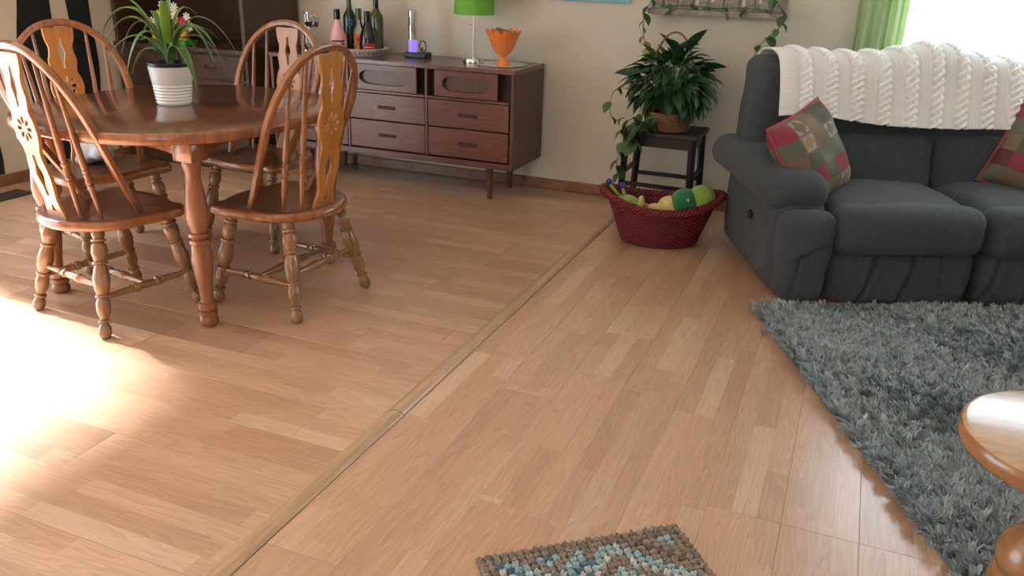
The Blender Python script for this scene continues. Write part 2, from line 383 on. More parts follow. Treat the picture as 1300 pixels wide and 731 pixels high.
def filled(name, splines, depth, mat, parent=None, place=None, bevel=0.0):
    """flat shape with holes given some thickness; splines are closed 2D point lists"""
    cu = bpy.data.curves.new(name, 'CURVE'); cu.dimensions = '2D'; cu.fill_mode = 'BOTH'; cu.extrude = depth/2; cu.bevel_depth = bevel; cu.bevel_resolution = 1
    for s in splines:
        sp = cu.splines.new('POLY'); sp.points.add(len(s)-1); sp.use_cyclic_u = True
        for i, p in enumerate(s): sp.points[i].co = (p[0], p[1], 0, 1)
    tmp = bpy.data.objects.new('tmp', cu); COL.objects.link(tmp); bpy.context.view_layer.update()
    me = bpy.data.meshes.new_from_object(tmp.evaluated_get(bpy.context.evaluated_depsgraph_get())); bpy.data.objects.remove(tmp); bpy.data.curves.remove(cu)
    me.name = name
    if place: 
        for v in me.vertices: v.co = place(v.co.copy())
    me.materials.clear(); me.materials.append(mat)
    return link(name, me, parent, True, 35)

# ------------------------------------------------------------------ room shell
def slab(name, c, d, m, parent=None): return B().box(c, d).build(name, m, parent, False)
floor = struct(slab('floor', ((XL+XR)/2, (YB+YF)/2, -.062), (XR-XL+.4, YB-YF+.4, .1), M_sub)); floor['label'] = 'light oak three-strip laminate floor'
struct(slab('ceiling', ((XL+XR)/2, (YB+YF)/2, ZC+.05), (XR-XL+.4, YB-YF+.4, .1), M_ceil))
def wall_y(name, y0, y1, holes):          # wall in the XZ plane with rectangular holes
    b = B(); xs = sorted({XL-.15, XR+.15, *[h[0] for h in holes], *[h[1] for h in holes]})
    for a, c in zip(xs, xs[1:]):
        zz = [(-.01, ZC)]
        for h in holes:
            if a >= h[0]-1e-6 and c <= h[1]+1e-6: zz = [(-.01, h[2]), (h[3], ZC)]
        for z0, z1 in zz:
            if z1-z0 > .02: b.box(((a+c)/2, (y0+y1)/2, (z0+z1)/2), (c-a, y1-y0, z1-z0))
    return struct(b.build(name, M_wall, None, False))
def wall_x(name, x0, x1, holes):
    b = B(); ys = sorted({YF, YB, *[h[0] for h in holes], *[h[1] for h in holes]})
    for a, c in zip(ys, ys[1:]):
        zz = [(-.01, ZC)]
        for h in holes:
            if a >= h[0]-1e-6 and c <= h[1]+1e-6: zz = [(-.01, h[2]), (h[3], ZC)]
        for z0, z1 in zz:
            if z1-z0 > .02: b.box(((x0+x1)/2, (a+c)/2, (z0+z1)/2), (x1-x0, c-a, z1-z0))
    return struct(b.build(name, M_wall, None, False))
wall_y('wall_back', YB, YB+.15, [(WX0, WX1, WZ0, WZ1)])
wall_y('wall_front', YF-.15, YF, [(FX0, FX1, FZ0, FZ1)])
wall_x('wall_left', XL-.15, XL, [(DY0, DY1, 0.0, DZ1)])
wall_x('wall_right', XR, XR+.15, [])
def window(name, axis, a0, a1, z0, z1, pos, mull=1):
    root = struct(bpy.data.objects.new(name, None)); COL.objects.link(root)
    def bx(ca, cz, da, dz, dep, nm, m, off=0):
        c, d = ((ca, pos+off, cz), (da, dep, dz)) if axis == 'x' else ((pos+off, ca, cz), (dep, da, dz))
        return slab(nm, c, d, m, root)
    t = .05
    bx((a0+a1)/2, z1-t/2, a1-a0, t, .07, 'frame', M_trimw); bx((a0+a1)/2, z0+t/2, a1-a0, t, .07, 'frame', M_trimw)
    bx(a0+t/2, (z0+z1)/2, t, z1-z0-2*t, .07, 'frame', M_trimw); bx(a1-t/2, (z0+z1)/2, t, z1-z0-2*t, .07, 'frame', M_trimw)
    for k in range(mull): bx(a0+(a1-a0)*(k+1)/(mull+1), (z0+z1)/2, .05, z1-z0-2*t, .06, 'mullion', M_trimw)
    for k in range(mull+1):
        wdt = (a1-a0)/(mull+1); bx(a0+wdt*(k+.5), (z0+z1)/2, wdt-.06, z1-z0-2*t, .006, 'pane', M_pane)
    return root
window('window_1', 'x', WX0, WX1, WZ0, WZ1, YB+.09, 1)
window('door_1', 'y', DY0, DY1, 0.0, DZ1, XL-.09, 0)
window('window_unseen', 'x', FX0, FX1, FZ0, FZ1, YF-.09, 2)
def base_board(name, c, d):
    o = B().box(c, d, ch=.006).build(name, M_base, None, False); return struct(o)
base_board('baseboard_back', ((XL+XR)/2, YB-.008, .034), (XR-XL, .016, .068))
base_board('baseboard_left', (XL+.008, (DY1+.03+YB)/2, .034), (.016, YB-DY1-.06, .068))
base_board('baseboard_left.001', (XL+.008, (YF+DY0)/2, .034), (.016, DY0-YF-.06, .068))
base_board('baseboard_right', (XR-.008, (YF+YB)/2, .034), (.016, YB-YF-.04, .068))
base_board('baseboard_front', ((XL+XR)/2, YF+.008, .034), (XR-XL-.04, .016, .068))

# laminate boards, each one laid on the floor
board_mesh = {}
def board(x0, x1, y0, y1, along, tint=(1, 1, 1)):
    Ln, W = (x1-x0, y1-y0) if along == 'x' else (y1-y0, x1-x0)
    key = (round(Ln, 3), round(W, 3))
    if key not in board_mesh:
        hx, hy, c = Ln/2-.0003, W/2-.0003, .0007
        vs = []
        for z, i in ((-.012, 0), (-.0006, 0), (0, c)):
            vs += [(-hx+i, -hy+i, z), (hx-i, -hy+i, z), (hx-i, hy-i, z), (-hx+i, hy-i, z)]
        fs = [(8, 9, 10, 11)]
        for k in range(2):
            for i in range(4): j = (i+1) % 4; fs.append((k*4+i, k*4+j, k*4+4+j, k*4+4+i))
        me = bpy.data.meshes.new('floorboard'); me.from_pydata(vs, [], fs); me.materials.append(M_floor); board_mesh[key] = me
    o = bpy.data.objects.new('floorboard', board_mesh[key]); COL.objects.link(o); o.parent = floor
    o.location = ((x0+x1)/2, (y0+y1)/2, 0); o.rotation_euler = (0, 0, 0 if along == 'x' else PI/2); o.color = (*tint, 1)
def lay(a0, a1, fixed, Ln=1.2, jit=None):
    """cut positions between a0 and a1 through a fixed joint"""
    cuts = [fixed]; q = fixed
    while q-Ln > a0+.08: q -= Ln; cuts.append(q)
    q = fixed
    while q+Ln < a1-.08: q += Ln; cuts.append(q)
    cuts = sorted([c for c in cuts if a0 < c < a1]); return [a0]+cuts+[a1]
XS0, XS1 = -1.205, -1.155                         # under the transition strip
Wl, Wr = .197, .19
r0 = 1.347; k0 = int(math.floor((YF-r0)/Wl)); fixl = {0: -1.876, 4: -1.903, 8: -1.605}
k = k0
while r0+k*Wl < YB:
    ya, yb = max(YF, r0+k*Wl), min(YB, r0+(k+1)*Wl)
    if yb-ya > .03:
        fx = fixl.get(k, -1.3-round(random.random()*1.1, 1))
        cs = lay(XL, XS0, fx)
        for a, c in zip(cs, cs[1:]):
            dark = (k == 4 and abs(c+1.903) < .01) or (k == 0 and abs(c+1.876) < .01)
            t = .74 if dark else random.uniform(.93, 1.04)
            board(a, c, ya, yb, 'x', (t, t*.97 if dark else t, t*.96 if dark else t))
    k += 1
fixr = {0: 1.319, 5: 1.928, 6: 1.928, 7: 1.928}; k = 0
while -1.143+k*Wr < XR:
    xa, xb = -1.143+k*Wr-(.012 if k == 0 else 0), min(XR, -1.143+(k+1)*Wr)
    if xb-xa > .03:
        cs = lay(YF, YB, fixr.get(k, 1.4+round(random.random()*1.1, 1)))
        for a, c in zip(cs, cs[1:]): t = random.uniform(.94, 1.04); board(xa, xb, a, c, 'y', (t, t, t))
    k += 1
# T-moulding between the two floors, three lengths
tm = bpy.data.objects.new('trim_1', None); COL.objects.link(tm); struct(tm); tm['label'] = 'raised wooden transition strip between the two floors'
for a, c, lift in ((YF, 1.997, 0), (2.0, 3.26, .002), (3.263, YB-.018, 0)):
    b = B(); prof = [(-1.216, 0), (-1.211, .004), (-1.198, .009), (-1.184, .011), (-1.171, .009), (-1.161, .004), (-1.157, 0)]
    ps = [(x, a, z+(lift if z else 0)) for x, z in prof]+[(x, c, z+(lift if z else 0)) for x, z in prof]; n = len(prof)
    b.add(ps, [(i, i+1, n+i+1, n+i) for i in range(n-1)]+[tuple(range(n)), tuple(range(2*n-1, n-1, -1))]); b.build('strip_piece', M_tmold, tm, True, 60)

# ------------------------------------------------------------------ mural of trunks on the left wall
def trunk(y0, y1, label, sd):
    zs = [i*2.33/30+.07 for i in range(31)]
    L_ = [y0+.022*math.sin(z*5.1+sd)+.012*math.sin(z*11+sd*2) for z in zs]; R_ = [y1+.022*math.sin(z*4.3+sd*1.7)+.012*math.sin(z*9.2+sd) for z in zs]
    b = B(); n = 31
    vs = [(XL+.0005, l, z) for l, z in zip(L_, zs)]+[(XL+.0005, r, z) for r, z in zip(R_, zs)]+[(XL+.004, l, z) for l, z in zip(L_, zs)]+[(XL+.004, r, z) for r, z in zip(R_, zs)]
    fs = [(2*n+i, 3*n+i, 3*n+i+1, 2*n+i+1) for i in range(n-1)]+[(i, 2*n+i, 2*n+i+1, i+1) for i in range(n-1)]+[(3*n+i, n+i, n+i+1, 3*n+i+1) for i in range(n-1)]
    b.add(vs, fs); tag(b.build('wall_decal', M_mural, None, False), label, 'wall decal', 'black trunk decals on the cream wall')
trunk(3.14, 3.36, 'wavy black wall stripe at the far left edge near the floor vent', .3)
trunk(3.655, 3.90, 'wide wavy black wall stripe behind the far left chair', 1.1)
trunk(3.99, 4.17, 'narrower wavy black wall stripe beside the dark hutch', 2.4)
# floor vent
vt = thing('floor_vent', 'dark metal floor register by the left baseboard', 'vent', (-4.465, 3.19, 0))
b = B()
for sx_ in (-1, 1): b.box((sx_*.072, 0, .002), (.012, .20*1.5, .004))
for sy_ in (-1, 1): b.box((0, sy_*.145, .002), (.132, .012, .004))
b.build('vent_frame', M_vent, vt, False)
sl = B().box((0, 0, .0016), (.132, .010, .003)).build('louvre', M_vent, vt, False); sl.location.y = -.125
for i in range(1, 14): q = sl.copy(); COL.objects.link(q); q.location.y = -.125+i*.0192

# ------------------------------------------------------------------ dining table
TX, TY, TZ = -2.565, 2.69, .755
tb = thing('dining_table', 'oval cherry-stained dining table with turned legs holding a potted plant', 'table', (TX, TY, 0))
def superell(a, b_, n_, m=72): return [(a*abs(math.cos(t))**(2/n_)*(1 if math.cos(t) >= 0 else -1), b_*abs(math.sin(t))**(2/n_)*(1 if math.sin(t) >= 0 else -1)) for t in [2*PI*(i+.5)/m for i in range(m)]]
ob = B(); ob.prism(superell(.575, .615, 2.45), TZ-.043, TZ, .012); o = ob.build('tabletop', [M_tableedge, M_tabletop], tb, True, 50)
for p in o.data.polygons: p.material_index = 1 if p.normal.z > .95 else 0
LX, LY = .39, .405
tprof = [(0, .034), (.02, .036), (.06, .030), (.10, .027), (.20, .036), (.30, .043), (.36, .040), (.40, .030), (.415, .029), (.42, .038), (.44, .040), (.455, .033), (.46, .039), (.48, .040), (.49, .033), (.52, .036), (.58, .041), (.65, .037), (.75, .027), (.83, .023), (.845, .024), (.85, .034), (.89, .036), (.90, .029), (.905, .036), (.93, .037), (.938, .030), (.96, .037), (.98, .036), (.995, .028), (1, .024)]
legm = None
for sx_, sy_ in ((1, -1), (-1, -1), (1, 1), (-1, 1)):
    if legm is None:
        b = B(); b.turned((0, 0, .645), (0, 0, 0), tprof, 18); b.box((0, 0, .678), (.086, .086, .068), ch=.006)
        l = b.build('leg', M_tableedge, tb, True, 35); legm = l
    else: l = legm.copy(); COL.objects.link(l)
    l.location = (sx_*LX, sy_*LY, 0)
def apron(p, q):
    p, q = Vector(p), Vector(q); d = (q-p); L_ = d.length; n = 16; b = B(); t = d.normalized(); s = Vector((-t.y, t.x, 0))*.010; vs = []
    for i in range(n+1):
        f = i/n; zb = .655+.03*math.sin(PI*f)**.6; c = p+d*f
        vs += [c-s+Vector((0, 0, zb)), c+s+Vector((0, 0, zb)), c+s+Vector((0, 0, .712)), c-s+Vector((0, 0, .712))]
    fs = []
    for i in range(n):
        for j in range(4): k = (j+1) % 4; fs.append((i*4+j, i*4+k, i*4+4+k, i*4+4+j))
    b.add(vs, fs).build('apron', M_tableedge, tb, True, 30)
e = .05
apron((-LX+e, -LY, 0), (LX-e, -LY, 0)); apron((-LX+e, LY, 0), (LX-e, LY, 0)); apron((-LX, -LY+e, 0), (-LX, LY-e, 0)); apron((LX, -LY+e, 0), (LX, LY-e, 0))

# ------------------------------------------------------------------ chairs (front = +y)
def make_chair(label):
    t = thing('dining_chair', label, 'chair', group='bow-back dining chairs around the table')
    # seat
    out = []
    for i in range(25): a = PI+PI*i/24; out.append((.242*math.cos(a), -.01+.234*math.sin(a)))
    out += [(.248, .05), (.252, .11), (.248, .158), (.230, .190), (.195, .200), (.165, .192), (.13, .200), (.065, .218), (0, .223)]
    out += [(-x, y) for x, y in reversed(out[25:-1])]
    n = len(out); b = B(); rings = [(.385, .93), (.392, .985), (.405, 1.0), (.418, .985), (.425, .95), (.421, .80), (.414, .5), (.412, .2)]
    vs = []
    for z, s in rings: vs += [(x*s, y*s, z) for x, y in out]
    fs = [(k*n+i, k*n+(i+1) % n, (k+1)*n+(i+1) % n, (k+1)*n+i) for k in range(len(rings)-1) for i in range(n)]
    fs += [tuple(range(n-1, -1, -1)), tuple((len(rings)-1)*n+i for i in range(n))]
    b.add(vs, fs); st = b.build('seat', [M_honey, M_seat], t, True, 50)
    for p in st.data.polygons: p.material_index = 1 if p.normal.z > .8 else 0
    lp = [(0, .015), (.03, .019), (.06, .021), (.10, .018), (.105, .022), (.125, .022), (.13, .017), (.15, .022), (.22, .024), (.30, .019), (.305, .023), (.325, .023), (.33, .018), (.36, .021), (.46, .025), (.55, .023), (.60, .019), (.605, .022), (.625, .022), (.63, .018), (.68, .022), (.76, .021), (.83, .015), (.835, .020), (.855, .020), (.86, .015), (.90, .020), (.95, .021), (.985, .018), (1, .013)]
    F = {}
    for sx_ in (-1, 1):
        for nm, top, ft in (('r', (sx_*.150, -.135, .395), (sx_*.229, -.215, 0)), ('f', (sx_*.165, .130, .395), (sx_*.215, .212, 0))):
            B().turned(top, ft, [(t_, r_*1.12+(r_-.020)*.7) for t_, r_ in lp], 12).build('leg', M_leg, t, True, 45); F[nm, sx_] = (Vector(top), Vector(ft))
    def at(key, z): a, c = F[key]; return a+(c-a)*((a.z-z)/(a.z-c.z))
    sp = [(0, .009), (.12, .011), (.30, .014), (.32, .017), (.34, .012), (.36, .018), (.40, .018), (.41, .012), (.5, .016), (.59, .012), (.60, .018), (.64, .018), (.66, .012), (.68, .017), (.70, .014), (.88, .011), (1, .009)]
    for sx_ in (-1, 1): B().turned(at(('f', sx_), .145), at(('r', sx_), .145), sp, 10).build('stretcher', M_leg, t, True, 45)
    B().turned(at(('r', -1), .185), at(('r', 1), .185), sp, 10).build('stretcher', M_leg, t, True, 45)
    ml = (at(('f', -1), .145)+at(('r', -1), .145))/2; mr = (at(('f', 1), .145)+at(('r', 1), .145))/2
    B().turned(ml, mr, sp, 10).build('stretcher', M_leg, t, True, 45)
    # bow
    Lh = .664
    def hp(wd, s): f = s/Lh; return Vector((wd, .03-.285*f-.02*math.sin(PI*f), .415+.618*f))
    half = [(.168, 0), (.200, .14), (.228, .27), (.240, .37), (.230, .47), (.185, .572), (.100, .643), (0, .664)]
    pts = [hp(-a, s) for a, s in half]+[hp(a, s) for a, s in reversed(half[:-1])]
    path = catmull(pts, 6)
    b = B(); m = len(path); vs = []; fs = []; nrm = Vector((0, .92, .39)).normalized()
    for i, p in enumerate(path):
        tg = (path[min(i+1, m-1)]-path[max(i-1, 0)]).normalized(); y = nrm; x = tg.cross(y).normalized(); y = x.cross(tg)
        for a_, c_ in ((-.014, -.009), (-.009, -.013), (.009, -.013), (.014, -.009), (.014, .009), (.009, .013), (-.009, .013), (-.014, .009)): vs.append(p+x*a_+y*c_)
    for i in range(m-1):
        for j in range(8): fs.append((i*8+j, i*8+(j+1) % 8, i*8+8+(j+1) % 8, i*8+8+j))
    fs += [tuple(range(8)), tuple((m-1)*8+i for i in range(8))]; b.add(vs, fs); b.build('bow', M_honey, t, True, 50)
    def bow_at(wd):     # upper part of the bow at lateral wd
        best = min((p for p in path if p.z > .85 and p.x*wd >= 0), key=lambda p: abs(p.x-wd)); return best
    spr = [(0, .007), (.10, .0085), (.20, .0105), (.26, .013), (.265, .010), (.275, .0135), (.29, .0135), (.30, .010), (.33, .013), (.345, .010), (.355, .0135), (.37, .0135), (.375, .010), (.40, .0125), (.50, .012), (.8, .008), (1, .006)]
    for sx_ in (-1, 1):
        for bx_, by_, tw in ((.098, -.160, .120), (.145, -.110, .187)):
            B().turned((sx_*bx_, by_, .418), bow_at(sx_*tw), spr, 10).build('spindle', M_honey, t, True, 45)
    # pierced splat
    SH = .592; WS = 1.42
    prof = [(0, .042), (.02, .040), (.05, .033), (.08, .031), (.12, .038), (.16, .043), (.20, .040), (.235, .034), (.26, .036), (.29, .046), (.33, .051), (.37, .046), (.395, .038), (.42, .040), (.45, .043), (.48, .037), (.51, .036), (.54, .043), (.575, .046), (.592, .045)]
    pc = catmull([(x*WS, y, 0) for y, x in prof], 3); outl = [(p.x, p.y) for p in pc]+[(-p.x, p.y) for p in reversed(pc)]
    holes = []
    def slot(yc, hl, wd, kind=0):
        q = []
        for i in range(24):
            a = 2*PI*i/24; y = yc+hl*math.sin(a); x = wd*math.cos(a)*(1+.35*math.cos(2*PI*(y-yc)/hl*.9))*.8; q.append((x, y))
        return q
    holes.append(slot(.165, .080, .023)); holes.append(slot(.480, .070, .016))
    holes.append([(-.014, .026), (.014, .026), (.004, .056), (-.004, .056)])
    for k in range(8):
        a = PI/8*0+k*PI/4; c = Vector((0, .335)); q = []
        for i in range(10):
            b_ = 2*PI*i/10; u_ = .030+.016*math.cos(b_); v_ = .0088*math.sin(b_)*(1+.3*math.cos(b_)); q.append((c.x+u_*math.cos(a)-v_*math.sin(a), c.y+u_*math.sin(a)+v_*math.cos(a)))
        holes.append(q)
    def place(p): f = p.y/SH; return Vector((p.x, -.188-.073*f+.018*math.sin(PI*f)*-1-p.z, .418+(SH)*f))
    filled('splat', [outl]+holes, .010, M_splat, t, place, .0015)
    return t
chA = make_chair('bow-back wooden chair nearest the left edge, seen from behind in the sunlight')
spots = [(-2.610, 2.275, -11, None), (-2.078, 2.682, 86, 'bow-back wooden chair at the right end of the table, its back toward the sideboard'),
         (-3.15, 2.76, -108, 'bow-back wooden chair on the far left side in front of the black wall stripes'),
         (-2.68, 3.295, 178, 'bow-back wooden chair on the far side of the table before the hutch and sideboard')]
chairs = [chA]+[copy_tree(chA) for _ in range(3)]
for c, (x, y, a, lb) in zip(chairs, spots):
    c.location = (x, y, 0); c.rotation_euler = (0, 0, math.radians(a))
    if lb: c['label'] = lb

# ------------------------------------------------------------------ sideboard
SX0, SX1, SYF, SYB, SZ0, SZ1 = -3.465, -1.79, 4.41, 4.885, .205, .78
sb = thing('sideboard', 'long walnut mid-century sideboard with recessed drawers against the cream wall', 'sideboard', ((SX0+SX1)/2, (SYF+SYB)/2, 0))
def sbx(name, x0, x1, y0, y1, z0, z1, m, ch=.002, parent=sb, rel=True):
    c = ((x0+x1)/2-(sb.location.x), (y0+y1)/2-sb.location.y, (z0+z1)/2); return B().box(c, (x1-x0, y1-y0, z1-z0), ch=ch).build(name, m, parent, False)
sbx('top', SX0, SX1, SYF-.006, SYB, SZ1-.024, SZ1, M_walnuttop)
sbx('side_panel', SX1-.022, SX1-.001, SYF, SYB, SZ0, SZ1-.025, M_walnutside); sbx('side_panel', SX0+.001, SX0+.022, SYF, SYB, SZ0, SZ1-.025, M_walnutside)
sbx('bottom_rail', SX0+.023, SX1-.023, SYF+.002, SYB, SZ0, SZ0+.035, M_walnut)
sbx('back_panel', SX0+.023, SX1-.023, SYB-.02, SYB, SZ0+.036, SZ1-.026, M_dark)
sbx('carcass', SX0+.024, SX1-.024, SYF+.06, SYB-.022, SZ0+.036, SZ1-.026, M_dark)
cw = (SX1-SX0-.046)/3
for k in range(3):
    xa = SX0+.023+k*cw; xb = xa+cw
    if k: sbx('divider', xa-.008, xa+.008, SYF+.004, SYF+.058, SZ0+.037, SZ1-.027, M_walnut)
    a, c = xa+.011, xb-.011
    for (z0, z1, nm) in ((.425, .582, 'drawer'), (.25, .418, 'drawer')):
        d = sbx(nm, a, c, SYF+.006, SYF+.055, z0, z1, M_walnut, .003)
        xc = (a+c)/2-sb.location.x; zc = (z0+z1)/2; hb = B()
        hb.box((xc, SYF+.0035-sb.location.y, zc), (.118, .006, .020), ch=.002); hb.build('handle', M_dark, d, False)
    sbx('rail', a, c, SYF+.003, SYF+.055, .587, .600, M_walnut, .001)
    # upper drawer with an oval sunk panel, set between open recesses
    pa, pc_ = xa+.055+(.0 if k != 1 else -.02), xb-.085+(.02 if k == 1 else 0); xc = (pa+pc_)/2; zc = (.604+.752)/2; hw = (pc_-pa)/2; hh = (.752-.604)/2
    rect = [(-hw, -hh), (hw, -hh), (hw, hh), (-hw, hh)]; ov = [((hw-.05)*math.copysign(abs(math.cos(q))**.45, math.cos(q)), (hh-.030)*math.copysign(abs(math.sin(q))**.75, math.sin(q))*(1-.18*abs(math.cos(q))**3)) for q in [2*PI*i/40 for i in range(40)]]
    px, py = xc-sb.location.x, SYF+.017-sb.location.y
    d = filled('drawer', [rect, ov], .022, M_walnut, sb, lambda p, px=px, py=py: Vector((px+p.x, py+p.z, zc+p.y)))
    B().box((px, py+.022, zc), (2*hw-.02, .018, 2*hh-.01)).build('sunk_panel', M_walnutside, d, False)
lp = [(0, .023), (.5, .021), (.95, .015), (1, .014)]
for lx in (SX0+.26, SX1-.185):
    for ly in (SYF+.09, SYB-.07):
        B().turned((lx-sb.location.x, ly-sb.location.y, SZ0), (lx-sb.location.x+(.004 if lx > -2.5 else -.004), ly-sb.location.y, 0), lp, 12).build('leg', M_walnut, sb)

# ------------------------------------------------------------------ things on the sideboard
ZT = SZ1
lm = thing('table_lamp', 'chrome table lamp with a green drum shade on the sideboard', 'lamp', (-2.165, 4.665, ZT))
B().lathe([(.060, 0), (.064, .002), (.064, .022), (.062, .025), (.01, .026)], n=32).build('base', M_chrome, lm)
B().lathe([(.0055, .025), (.0055, .42)], n=12).build('pole', M_chrome, lm)
b = B(); b.tube([(-.005, 0, .215), (-.016, 0, .213)], .0022, 8); b.lathe([(.004, 0), (.004, .007)], (-.018, 0, .2095), 8); b.build('switch', M_chrome, lm)
b = B(); b.lathe([(.117, .275), (.119, .277), (.116, .46), (.113, .46), (.116, .277), (.117, .275)], n=40, cap=False); b.build('lamp_shade', M_greenshade, lm)
b = B(); b.tube([(-.113, 0, .44), (0, 0, .43), (.113, 0, .44)], .0015, 6); b.tube([(0, -.113, .44), (0, 0, .43), (0, .113, .44)], .0015, 6); b.build('shade_spider', M_chrome, lm)
pl = B(); pl.lathe([(.01, 0), (.146, 0), (.150, .003), (.147, .006), (.01, .006)], (0, 0, 0), 48)
o = tag(pl.build('mirror_plate', M_mirror), 'round mirrored plate under the orange bowl', 'mirror plate'); o.location = (-1.975, 4.655, ZT)
# orange scalloped footed bowl
b = B(); n = 96
prof = [(.045, 0), (.046, .006), (.036, .014), (.022, .024), (.018, .036), (.022, .046), (.040, .060), (.058, .082), (.070, .110), (.083, .145), (.098, .178), (.104, .188)]
inner = [(.100, .188), (.092, .174), (.078, .143), (.064, .110), (.050, .083), (.03, .066), (.004, .062)]
vs = []
for r, z in prof+inner:
    k = max(0, (z-.06)/.128)
    for i in range(n):
        a = 2*PI*i/n; sc_ = math.cos(8*a); rr = r*(1+.035*k*math.cos(12*a)+.012*math.cos(24*a)*(.3+k)); vs.append((rr*math.cos(a), rr*math.sin(a), z+.010*(max(0, k)**4)*(abs(math.cos(6*a))*2-1.3)))
fs = [(k*n+i, k*n+(i+1) % n, (k+1)*n+(i+1) % n, (k+1)*n+i) for k in range(len(prof)+len(inner)-1) for i in range(n)]
fs += [tuple(range(n-1, -1, -1)), tuple((len(prof)+len(inner)-1)*n+i for i in range(n))]; b.add(vs, fs)
o = tag(b.build('footed_bowl', M_orange), 'orange glass footed bowl with a scalloped rim', 'bowl'); o.location = (-1.965, 4.645, ZT+.006)
b = B(); rot = Matrix.Rotation(.5, 3, 'Z') @ Matrix.Rotation(.25, 3, 'Y'); b.box((0, 0, 0), (.10, .065, .035), rot, ch=.006)
o = tag(b.build('wrapped_packet', M_brick, None, True, 30), 'brown wrapped packet lying in the orange bowl', 'packet'); o.location = (-1.963, 4.65, ZT+.184)
# electric wine opener in its lit stand
ow = thing('wine_opener', 'steel electric wine opener glowing violet on a black charging base', 'wine opener', (-2.572, 4.70, ZT))
B().box((.01, 0, .016), (.150, .09, .032), ch=.006).build('charging_base', M_blackpl, ow, False)
B().lathe([(.0265, .033), (.0265, .105)], (-.025, 0, 0), 24).build('light_window', M_purple, ow)
B().lathe([(.0265, .1055), (.027, .11), (.027, .275), (.021, .280), (.005, .281)], (-.025, 0, 0), 24).build('handle_tube', M_chrome, ow)
B().box((-.032, -.0265, .215), (.014, .006, .05), ch=.003).build('switch', M_blackpl, ow, False)
b = B(); b.tube([(.045+.022*math.cos(q), .0, .068+.034*math.sin(q)) for q in [2*PI*i/20 for i in range(20)]], .0035, 8, closed=True); b.box((.040, 0, .045), (.008, .012, .036), ch=.002); b.build('foil_cutter', M_blackpl, ow)
# tray with bottles
TRX, TRY = -3.01, 4.655
b = B(); b.lathe([(.01, 0), (.20, 0), (.240, .038), (.246, .042), (.242, .044), (.205, .006), (.01, .004)], n=56, sy=.78); tr = tag(b.build('serving_tray', M_tray), 'white oval serving tray with black lettering on its rim', 'tray'); tr.location = (TRX, TRY, ZT)
b = B(); random.seed(3)
for i in range(15):                     # painted rim marks, too blurred in the photo to read
    a = -PI/2-.45+i*.14+.01*(i % 3)
    if i in (4, 9): continue
    c = Vector((.2205*math.cos(a), .2205*.78*math.sin(a), .0195)); t_ = Vector((-math.sin(a), .78*math.cos(a), 0)).normalized(); o_ = Vector((math.cos(a)*.78, math.sin(a), 0)).normalized()
    up = (Vector((0, 0, .038))+o_*.036).normalized(); nn = t_.cross(up).normalized()
    rot = Matrix((t_, up, nn)).transposed()
    b = B(); b.box(c+nn*.001, (.0045, .022, .0012), rot)
    if i % 2: b.box(c+nn*.001+t_*.004+up*.005*(1 if i % 4 == 1 else -1), (.007, .003, .0012), rot)
    if i % 3 == 0: b.box(c+nn*.001+t_*.007, (.003, .012, .0012), rot)
    b.build('letter', M_ink, tr, False)
def bottle(loc, label, prof, mglass, capz, capm, labels, capr):
    t = thing('bottle', label, 'bottle', loc, group='bottles on the white tray')
    B().lathe(prof, n=28).build('glass_body', mglass, t, True, 35)
    if capz: B().lathe([(capr, capz[0]), (capr*1.03, capz[0]+.002), (capr, capz[1]-.002), (capr*.8, capz[1])], n=20).build('cap', capm, t, True, 35)
    for (z0, z1, m, r, a0, a1) in labels:
        q = B(); n = 14; vs = []
        for z in (z0, z1): vs += [(r*math.cos(a0+(a1-a0)*i/n), r*math.sin(a0+(a1-a0)*i/n), z) for i in range(n+1)]
        q.add(vs, [(i, i+1, n+2+i, n+1+i) for i in range(n)]).build('label', m, t, True, 0)
    return t
fr = -PI/2+.58  # labels face the room
wine = lambda r, h: [(r*.9, 0), (r, .004), (r, h*.60), (r*.93, h*.66), (r*.62, h*.72), (r*.40, h*.77), (.0145, h*.84), (.0135, h*.985), (.015, h*.99), (.015, h)]
zb = ZT+.006
bottle((-3.075, 4.60, zb), 'pink bottle with a black cap and maroon label, leftmost on the tray', [(.050, 0), (.054, .005), (.055, .075), (.050, .105), (.036, .145), (.022, .178), (.017, .2), (.016, .245)], M_pinkg, (.2, .262), M_wineblack, [(.012, .078, M_lblm, .0560, fr-.75, fr+.75), (.062, .068, M_gold, .0563, fr-.7, fr+.7), (.02, .026, M_gold, .0563, fr-.7, fr+.7)], .019)
bottle((-3.075, 4.74, zb), 'tall dark wine bottle with a small blue label behind the pink bottle', wine(.042, .335), M_winegreen, None, None, [(.155, .192, M_lblb, .0425, fr-.4, fr+.55)], 0)
bottle((-2.975, 4.69, zb), 'clear glass bottle with an orange and red label and dark cap', [(.033, 0), (.037, .004), (.037, .12), (.033, .145), (.020, .175), (.0155, .195), (.0155, .24)], M_glass, (.198, .268), M_olive, [(.01, .118, M_lblo, .0378, fr-1.0, fr+1.0), (.07, .095, M_lblr, .0381, fr-.5, fr+.2)], .018)
bottle((-2.865, 4.615, zb), 'squat black bottle with a red label, nearest the wine opener', [(.050, 0), (.054, .005), (.055, .07), (.051, .105), (.040, .145), (.026, .178), (.0185, .198), (.017, .25)], M_wineblack, (.195, .258), M_wineblack, [(.018, .07, M_lblr, .0560, fr-.6, fr+.75), (.045, .049, M_gold, .0564, fr-.45, fr+.5), (.030, .033, M_gold, .0564, fr-.3, fr+.35)], .0205)
bottle((-2.875, 4.735, zb), 'tall olive green wine bottle behind the black bottle', wine(.043, .345), M_olive, (.25, .35), M_wineblack, [], .0165)
